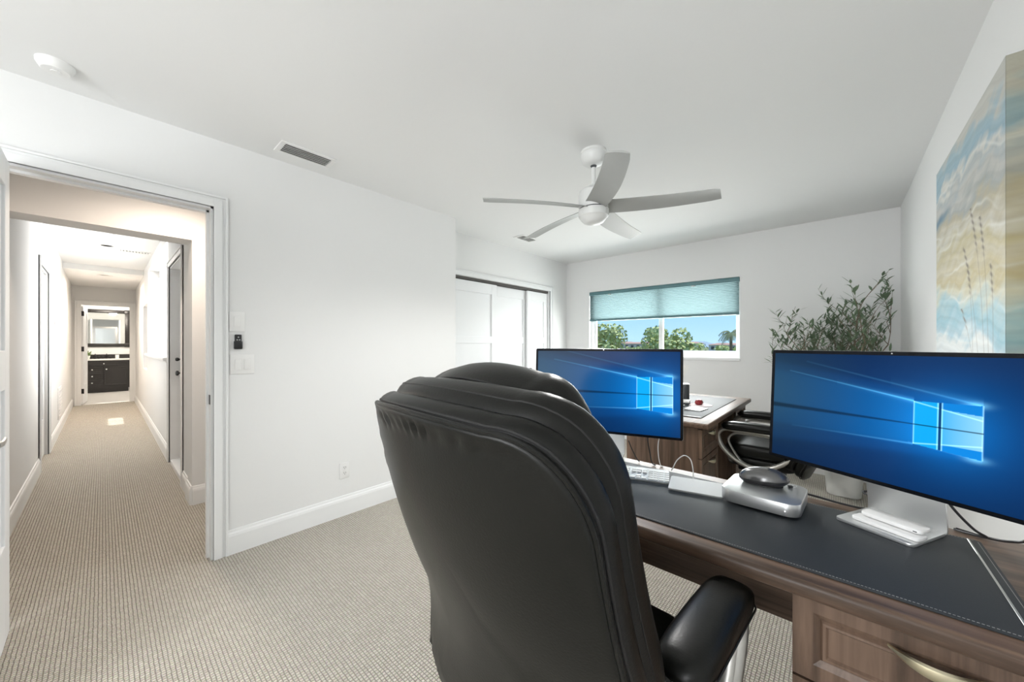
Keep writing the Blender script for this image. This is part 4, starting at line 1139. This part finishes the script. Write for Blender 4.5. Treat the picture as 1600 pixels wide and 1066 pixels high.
# ================================================================== CANVAS ON THE RIGHT WALL
def beach(U, V):
    U = np.asarray(U); V = np.asarray(V)
    rng = np.random.RandomState(7)
    def n1(x, s, f):
        r_ = np.random.RandomState(s); out = 0
        for k in range(5): out = out + np.sin(x * f * (1.7 ** k) + r_.uniform(0, 6.28)) * (.6 ** k)
        return out
    # slanted coordinate: strokes fall to the left
    Q = V - .07 * (1 - U) + .018 * n1(U, 1, 5)
    stops = [(-.12, (.52, .62, .66)), (.04, (.66, .71, .73)), (.12, (.70, .74, .74)), (.17, (.40, .56, .63)), (.22, (.30, .50, .58)), (.27, (.40, .56, .60)), (.33, (.60, .60, .50)), (.38, (.52, .46, .28)), (.45, (.60, .56, .44)), (.50, (.53, .48, .30)), (.56, (.62, .60, .52)), (.62, (.50, .46, .34)), (.67, (.40, .43, .42)), (.72, (.55, .55, .52)), (.77, (.44, .49, .50)), (.80, (.64, .64, .60)), (.84, (.30, .44, .52)), (.90, (.36, .48, .53)), (.94, (.54, .54, .50)), (1.1, (.50, .52, .50))]
    xs = [s[0] for s in stops]
    W = .018 * n1(Q * 7 + U * 2, 3, 3) + .014 * n1(V * 9 - U * 5, 5, 4)
    C = np.stack([np.interp(Q + W, xs, [s[1][k] for s in stops]) for k in range(3)], -1)
    st = n1(Q * 60 + .6 * n1(U, 9, 4), 11, 2.2) * .03
    C = C * (1 + st[..., None] * 1.2)
    # white streaks
    for q0, sd in ((.14, 2), (.42, 4), (.80, 6), (.60, 8), (.30, 10), (.54, 12)):
        g = np.exp(-((Q + .012 * n1(U, sd, 8) - q0) / .006) ** 2) * (.5 + .5 * np.sin(U * 9 + sd))
        C = C * (1 - g[..., None] * .5) + g[..., None] * .5 * np.array([.80, .81, .78])
    # deep blue patch at the left
    g = np.exp(-((Q - .672 - .09 * U) / .022) ** 2 - ((U - .08) / .20) ** 2)
    C = C * (1 - g[..., None] * .8) + g[..., None] * .8 * np.array([.07, .20, .32])
    # sea oats
    for (xb, yb_, xt, yt, bend) in ((.80, .06, .72, .66, .10), (.74, .05, .60, .54, .08), (.84, .10, .80, .60, .06), (.70, .02, .55, .30, .06), (.88, .05, .90, .42, .04), (.66, .05, .63, .46, .05)):
        f = np.clip((V - yb_) / (yt - yb_), 0, 1)
        xc = xb + (xt - xb) * f - bend * f ** 3
        ins = (V > yb_) & (V < yt)
        g = np.exp(-((U - xc) / .0035) ** 2) * ins * .45
        head = np.exp(-((U - xc) / .016) ** 2) * np.clip((f - .68) / .1, 0, 1) * ins * (.5 + .5 * np.sin(V * 260 + U * 90)) * .8
        gg = np.clip(g + head, 0, 1)[..., None]
        C = C * (1 - gg) + gg * np.array([.20, .17, .14])
    return np.clip(C * 1.0, 0, 1)
CY_0, CY_1, CZ_0, CZ_1, CT = 1.761, 2.775, 1.09, 2.095, .036
t = thing('canvas_painting', 'abstract beach painting with sea oats on a stretched canvas', 'painting', (XR - CT, (CY_0 + CY_1) / 2, CZ_0), R(-90))
# local: x along the wall (towards the camera = -y world ... +x local), front faces -y local => world -x
W_ = CY_1 - CY_0; H_ = CZ_1 - CZ_0
pg = picture_grid('painted_front', W_, H_, 300, 300, beach, M_canvas, t, lambda U, V: (U, V))
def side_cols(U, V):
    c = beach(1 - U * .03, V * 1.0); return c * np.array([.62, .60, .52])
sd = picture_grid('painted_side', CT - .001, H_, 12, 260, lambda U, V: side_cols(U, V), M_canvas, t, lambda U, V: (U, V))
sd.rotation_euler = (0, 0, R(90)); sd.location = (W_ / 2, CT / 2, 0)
bm = bmesh.new(); box(bm, -W_ / 2 + .001, W_ / 2 - .001, .001, CT - .001, .001, H_ - .001); finish(bm, 'stretcher', mat('raw_canvas_edge', (.45, .43, .37), .85), t, smooth=False)

# ================================================================== OLIVE TREE IN THE CORNER
t = thing('potted_tree', 'artificial olive tree in a white planter in the far corner', 'potted tree', (.03, 4.12, 0))
bm = bmesh.new(); n = 6
def sq_ring(w, z, r): return [bm.verts.new((x, y, z)) for x, y in rrect(w, w, r, 6)]
rings = [sq_ring(.20, 0, .06), sq_ring(.215, .008, .065), sq_ring(.265, .34, .075), sq_ring(.265, .35, .075), sq_ring(.245, .35, .07), sq_ring(.235, .30, .065)]
for A, B in zip(rings, rings[1:]):
    for j in range(len(A)): bm.faces.new((A[j], A[(j + 1) % len(A)], B[(j + 1) % len(A)], B[j]))
bm.faces.new(rings[0][::-1]); finish(bm, 'planter', M_pot, t)
bm = bmesh.new(); plate(bm, rrect(.236, .236, .06, 6), .27, .31); finish(bm, 'soil', M_soil, t)
random.seed(21)
stems = bmesh.new(); leaves = bmesh.new()
def grow(p, d, L, r, depth):
    n = 7; pts = [p.copy()]; dd = d.normalized()
    for i in range(n):
        dd = (dd + Vector((random.uniform(-.12, .12), random.uniform(-.12, .12), .045 + random.uniform(-.05, .07)))).normalized()
        q = pts[-1] + dd * (L / n)
        # stay clear of the two walls
        if q.x > .28: q.x = .28; dd.x = -abs(dd.x) * .3
        if q.x < -.47: q.x = -.47; dd.x = abs(dd.x) * .3
        if q.y > .42: q.y = .42; dd.y = -abs(dd.y) * .3
        pts.append(q)
    tube(stems, pts, r, 6, taper=lambda f: 1 - .7 * f)
    if depth < 2:
        for i in range(2, n + 1):
            if random.random() < (.8 if depth == 0 else .5):
                a = random.uniform(0, 2 * PI); side = Vector((math.cos(a), math.sin(a), random.uniform(.1, .7)))
                grow(pts[i], (dd * .7 + side * .8), L * random.uniform(.36, .55), r * .5, depth + 1)
    if depth >= 1:
        for i in range(1, n + 1):
            for s in (-1, 1):
                if random.random() < .30:
                    a = random.uniform(0, 2 * PI)
                    ld = (dd * .75 + Vector((math.cos(a), math.sin(a), random.uniform(-.4, .6))) * .8).normalized()
                    leaf(leaves, pts[i], ld, random.uniform(.055, .092), random.uniform(.0065, .0095), bend=random.uniform(-.1, .25))
base = Vector((0, 0, .30))
tube(stems, [base, base + Vector((.01, .0, .25)), base + Vector((-.005, .01, .48))], .014, 8)
for k in range(15):
    a = 2 * PI * k / 15 + random.uniform(-.2, .2); e = random.uniform(.5, 1.25)
    d = Vector((math.cos(a) * math.cos(e), math.sin(a) * math.cos(e) * .8, math.sin(e)))
    h = random.uniform(.30, .62)
    grow(base + Vector((0, 0, h)), d, random.uniform(.50, .74), .006, 0)
finish(stems, 'stem', M_bark, t); finish(leaves, 'foliage', M_leaf, t, smooth=True, angle=60)

# ================================================================== OUTDOORS
wallbox('floor_outside_ground', [(-300, 300, 6, 900, -3.2, -3.0)], M_grass)
t = thing('neighbouring_roof', 'white flat roof just below the window sill', 'roof', (0, 0, 0))
bm = bmesh.new(); box(bm, -12, 1.0, 6.2, 15.5, .86, 1.0); box(bm, -12, 1.0, 6.0, 6.2, .82, 1.02); finish(bm, 'roof_slab', M_roofw, t, smooth=False)
bm = bmesh.new(); box(bm, -11.8, .8, 6.4, 15.3, -3.0, .86); finish(bm, 'house_wall', M_stucco, t, smooth=False)
def crown_tree(name, loc, rx, rz, h, label, seed, m=M_treeleaf, n=1500, lf=.22):
    random.seed(seed); t = thing(name, label, 'tree', (loc[0], loc[1], -3.0))
    bm = bmesh.new(); tube(bm, catmull([(0, 0, 0), (.1, 0, h * .3), (-.05, .05, h * .6), (0, 0, h)], 5), .16, 8, taper=lambda f: 1 - .5 * f)
    for k in range(5):
        a = k * 1.26; tube(bm, [Vector((0, 0, h * .7)), Vector((math.cos(a) * rx * .6, math.sin(a) * rx * .6, h * .95))], .06, 6)
    finish(bm, 'trunk', M_bark, t)
    bm = bmesh.new(); blobs = [(random.uniform(-.55, .55) * rx, random.uniform(-.5, .5) * rx, random.uniform(-.5, .45) * rz, random.uniform(.38, .62)) for _ in range(11)]
    for k in range(n):
        bx_, by_, bz_, br = random.choice(blobs)
        v = Vector((random.gauss(0, 1), random.gauss(0, 1), random.gauss(0, 1))).normalized() * random.uniform(.75, 1.0)
        p = Vector((bx_ + v.x * br * rx * .8, by_ + v.y * br * rx * .8, h + bz_ + v.z * br * rz * .9))
        d = (v + Vector((random.uniform(-.6, .6), random.uniform(-.6, .6), random.uniform(-.6, .6)))).normalized()
        s = d.cross(Vector((.3, .2, 1))).normalized() * lf * .5; u = s.cross(d).normalized() * lf * .5
        vs = [bm.verts.new(p + s), bm.verts.new(p + u), bm.verts.new(p - s), bm.verts.new(p - u)]; bm.faces.new(vs)
    finish(bm, 'foliage', m, t, smooth=False)
crown_tree('leafy_tree', (-12.2, 22.8), 2.2, 1.75, 4.5, 'broad green tree left in the window view', 3)
crown_tree('leafy_tree', (-10.6, 28.5), 1.0, .95, 4.6, 'small round green tree beside the window mullion', 5, n=800)
crown_tree('leafy_tree', (-7.7, 24.0), 2.0, 1.5, 4.2, 'broad green tree right of the window mullion', 8, n=1700)
crown_tree('green_shrub', (-7.4, 40.0), 1.9, .6, 3.7, 'low green bush on the horizon right of the broad tree', 9, n=700)
crown_tree('green_shrub', (-17.2, 40.0), 1.4, .5, 3.6, 'low green bush on the horizon between the trees', 10, n=500)
t = thing('palm_tree', 'small palm tree at the right edge of the window view', 'palm tree', (-4.15, 21.6, -3.0))
bm = bmesh.new(); tube(bm, catmull([(.1, 0, 0), (.02, 0, 2.0), (0, 0, 4.8)], 6), .10, 8, taper=lambda f: 1 - .35 * f); finish(bm, 'trunk', M_bark, t)
random.seed(2); bm = bmesh.new()
for k in range(15):
    a = 2 * PI * k / 15; e = random.uniform(.05, 1.1); L = random.uniform(.65, .9)
    P = []
    for i in range(9):
        f = i / 8; P.append(Vector((math.cos(a) * math.cos(e) * L * f, math.sin(a) * math.cos(e) * L * f, 4.8 + math.sin(e) * L * f - .75 * f * f)))
    tube(bm, P, .012, 4)
    for i in range(1, 9):
        dd = (P[i] - P[i - 1]).normalized(); sd_ = dd.cross(Vector((0, 0, 1))).normalized()
        for s in (-1, 1):
            for q in (0, .5):
                p0 = P[i - 1].lerp(P[i], q); tip = p0 + (sd_ * s * .8 + dd * .6 + Vector((0, 0, -.45))) * (.30 * (1 - .35 * i / 8))
                w = dd * .022
                bm.faces.new([bm.verts.new(p0 - w), bm.verts.new(p0 + w), bm.verts.new(tip)])
finish(bm, 'foliage', M_palmleaf, t, smooth=False)
random.seed(12)
M_pinkb = mat('pale_pink_stucco', (.55, .47, .44), .9)
for k, (x, y, w, h, m) in enumerate((a_, b_, c_, 2.6 + d_ * .36, e_) for a_, b_, c_, d_, e_ in ((-18, 150, 9, 4.6, M_pinkb), (-31, 158, 12, 3.9, M_stucco), (-47, 165, 9, 5.6, M_stucco), (-62, 150, 11, 5.2, M_pinkb), (-75, 160, 13, 6.0, M_stucco), (-88, 152, 8, 4.4, M_stucco), (-8, 160, 8, 4.0, M_stucco))):
    lbs = ['far pink house on the horizon right of the broad tree', 'far pale long house just right of the broad tree', 'far grey house hidden partly by the broad tree', 'far pink block between the trees on the horizon', 'far pale tall block between the trees on the horizon', 'far small house behind the left tree', 'far pale house beside the palm']
    t = thing('far_house', lbs[k], 'house', (x, y, -3.0), 0, 'houses on the horizon')
    finish(boxes([(-w / 2, w / 2, -4, 4, 0, h)]), 'wall', m, t, smooth=False)
    bm = bmesh.new(); q = [bm.verts.new(c) for c in ((-w / 2 - .4, -4.4, h), (w / 2 + .4, -4.4, h), (w / 2 + .4, 4.4, h), (-w / 2 - .4, 4.4, h), (-w / 2 + 2, 0, h + .7), (w / 2 - 2, 0, h + .7))]
    for f in ((0, 1, 5, 4), (1, 2, 5), (2, 3, 4, 5), (3, 0, 4), (3, 2, 1, 0)): bm.faces.new([q[i] for i in f])
    finish(bm, 'roof', M_terra, t, smooth=False)
    for i in range(int(w // 2.5)): finish(boxes([(-w / 2 + .8 + i * 2.4, -w / 2 + 1.9 + i * 2.4, -4.03, -3.99, h - 1.8, h - .6)]), 'window', M_dgrey, t, smooth=False)
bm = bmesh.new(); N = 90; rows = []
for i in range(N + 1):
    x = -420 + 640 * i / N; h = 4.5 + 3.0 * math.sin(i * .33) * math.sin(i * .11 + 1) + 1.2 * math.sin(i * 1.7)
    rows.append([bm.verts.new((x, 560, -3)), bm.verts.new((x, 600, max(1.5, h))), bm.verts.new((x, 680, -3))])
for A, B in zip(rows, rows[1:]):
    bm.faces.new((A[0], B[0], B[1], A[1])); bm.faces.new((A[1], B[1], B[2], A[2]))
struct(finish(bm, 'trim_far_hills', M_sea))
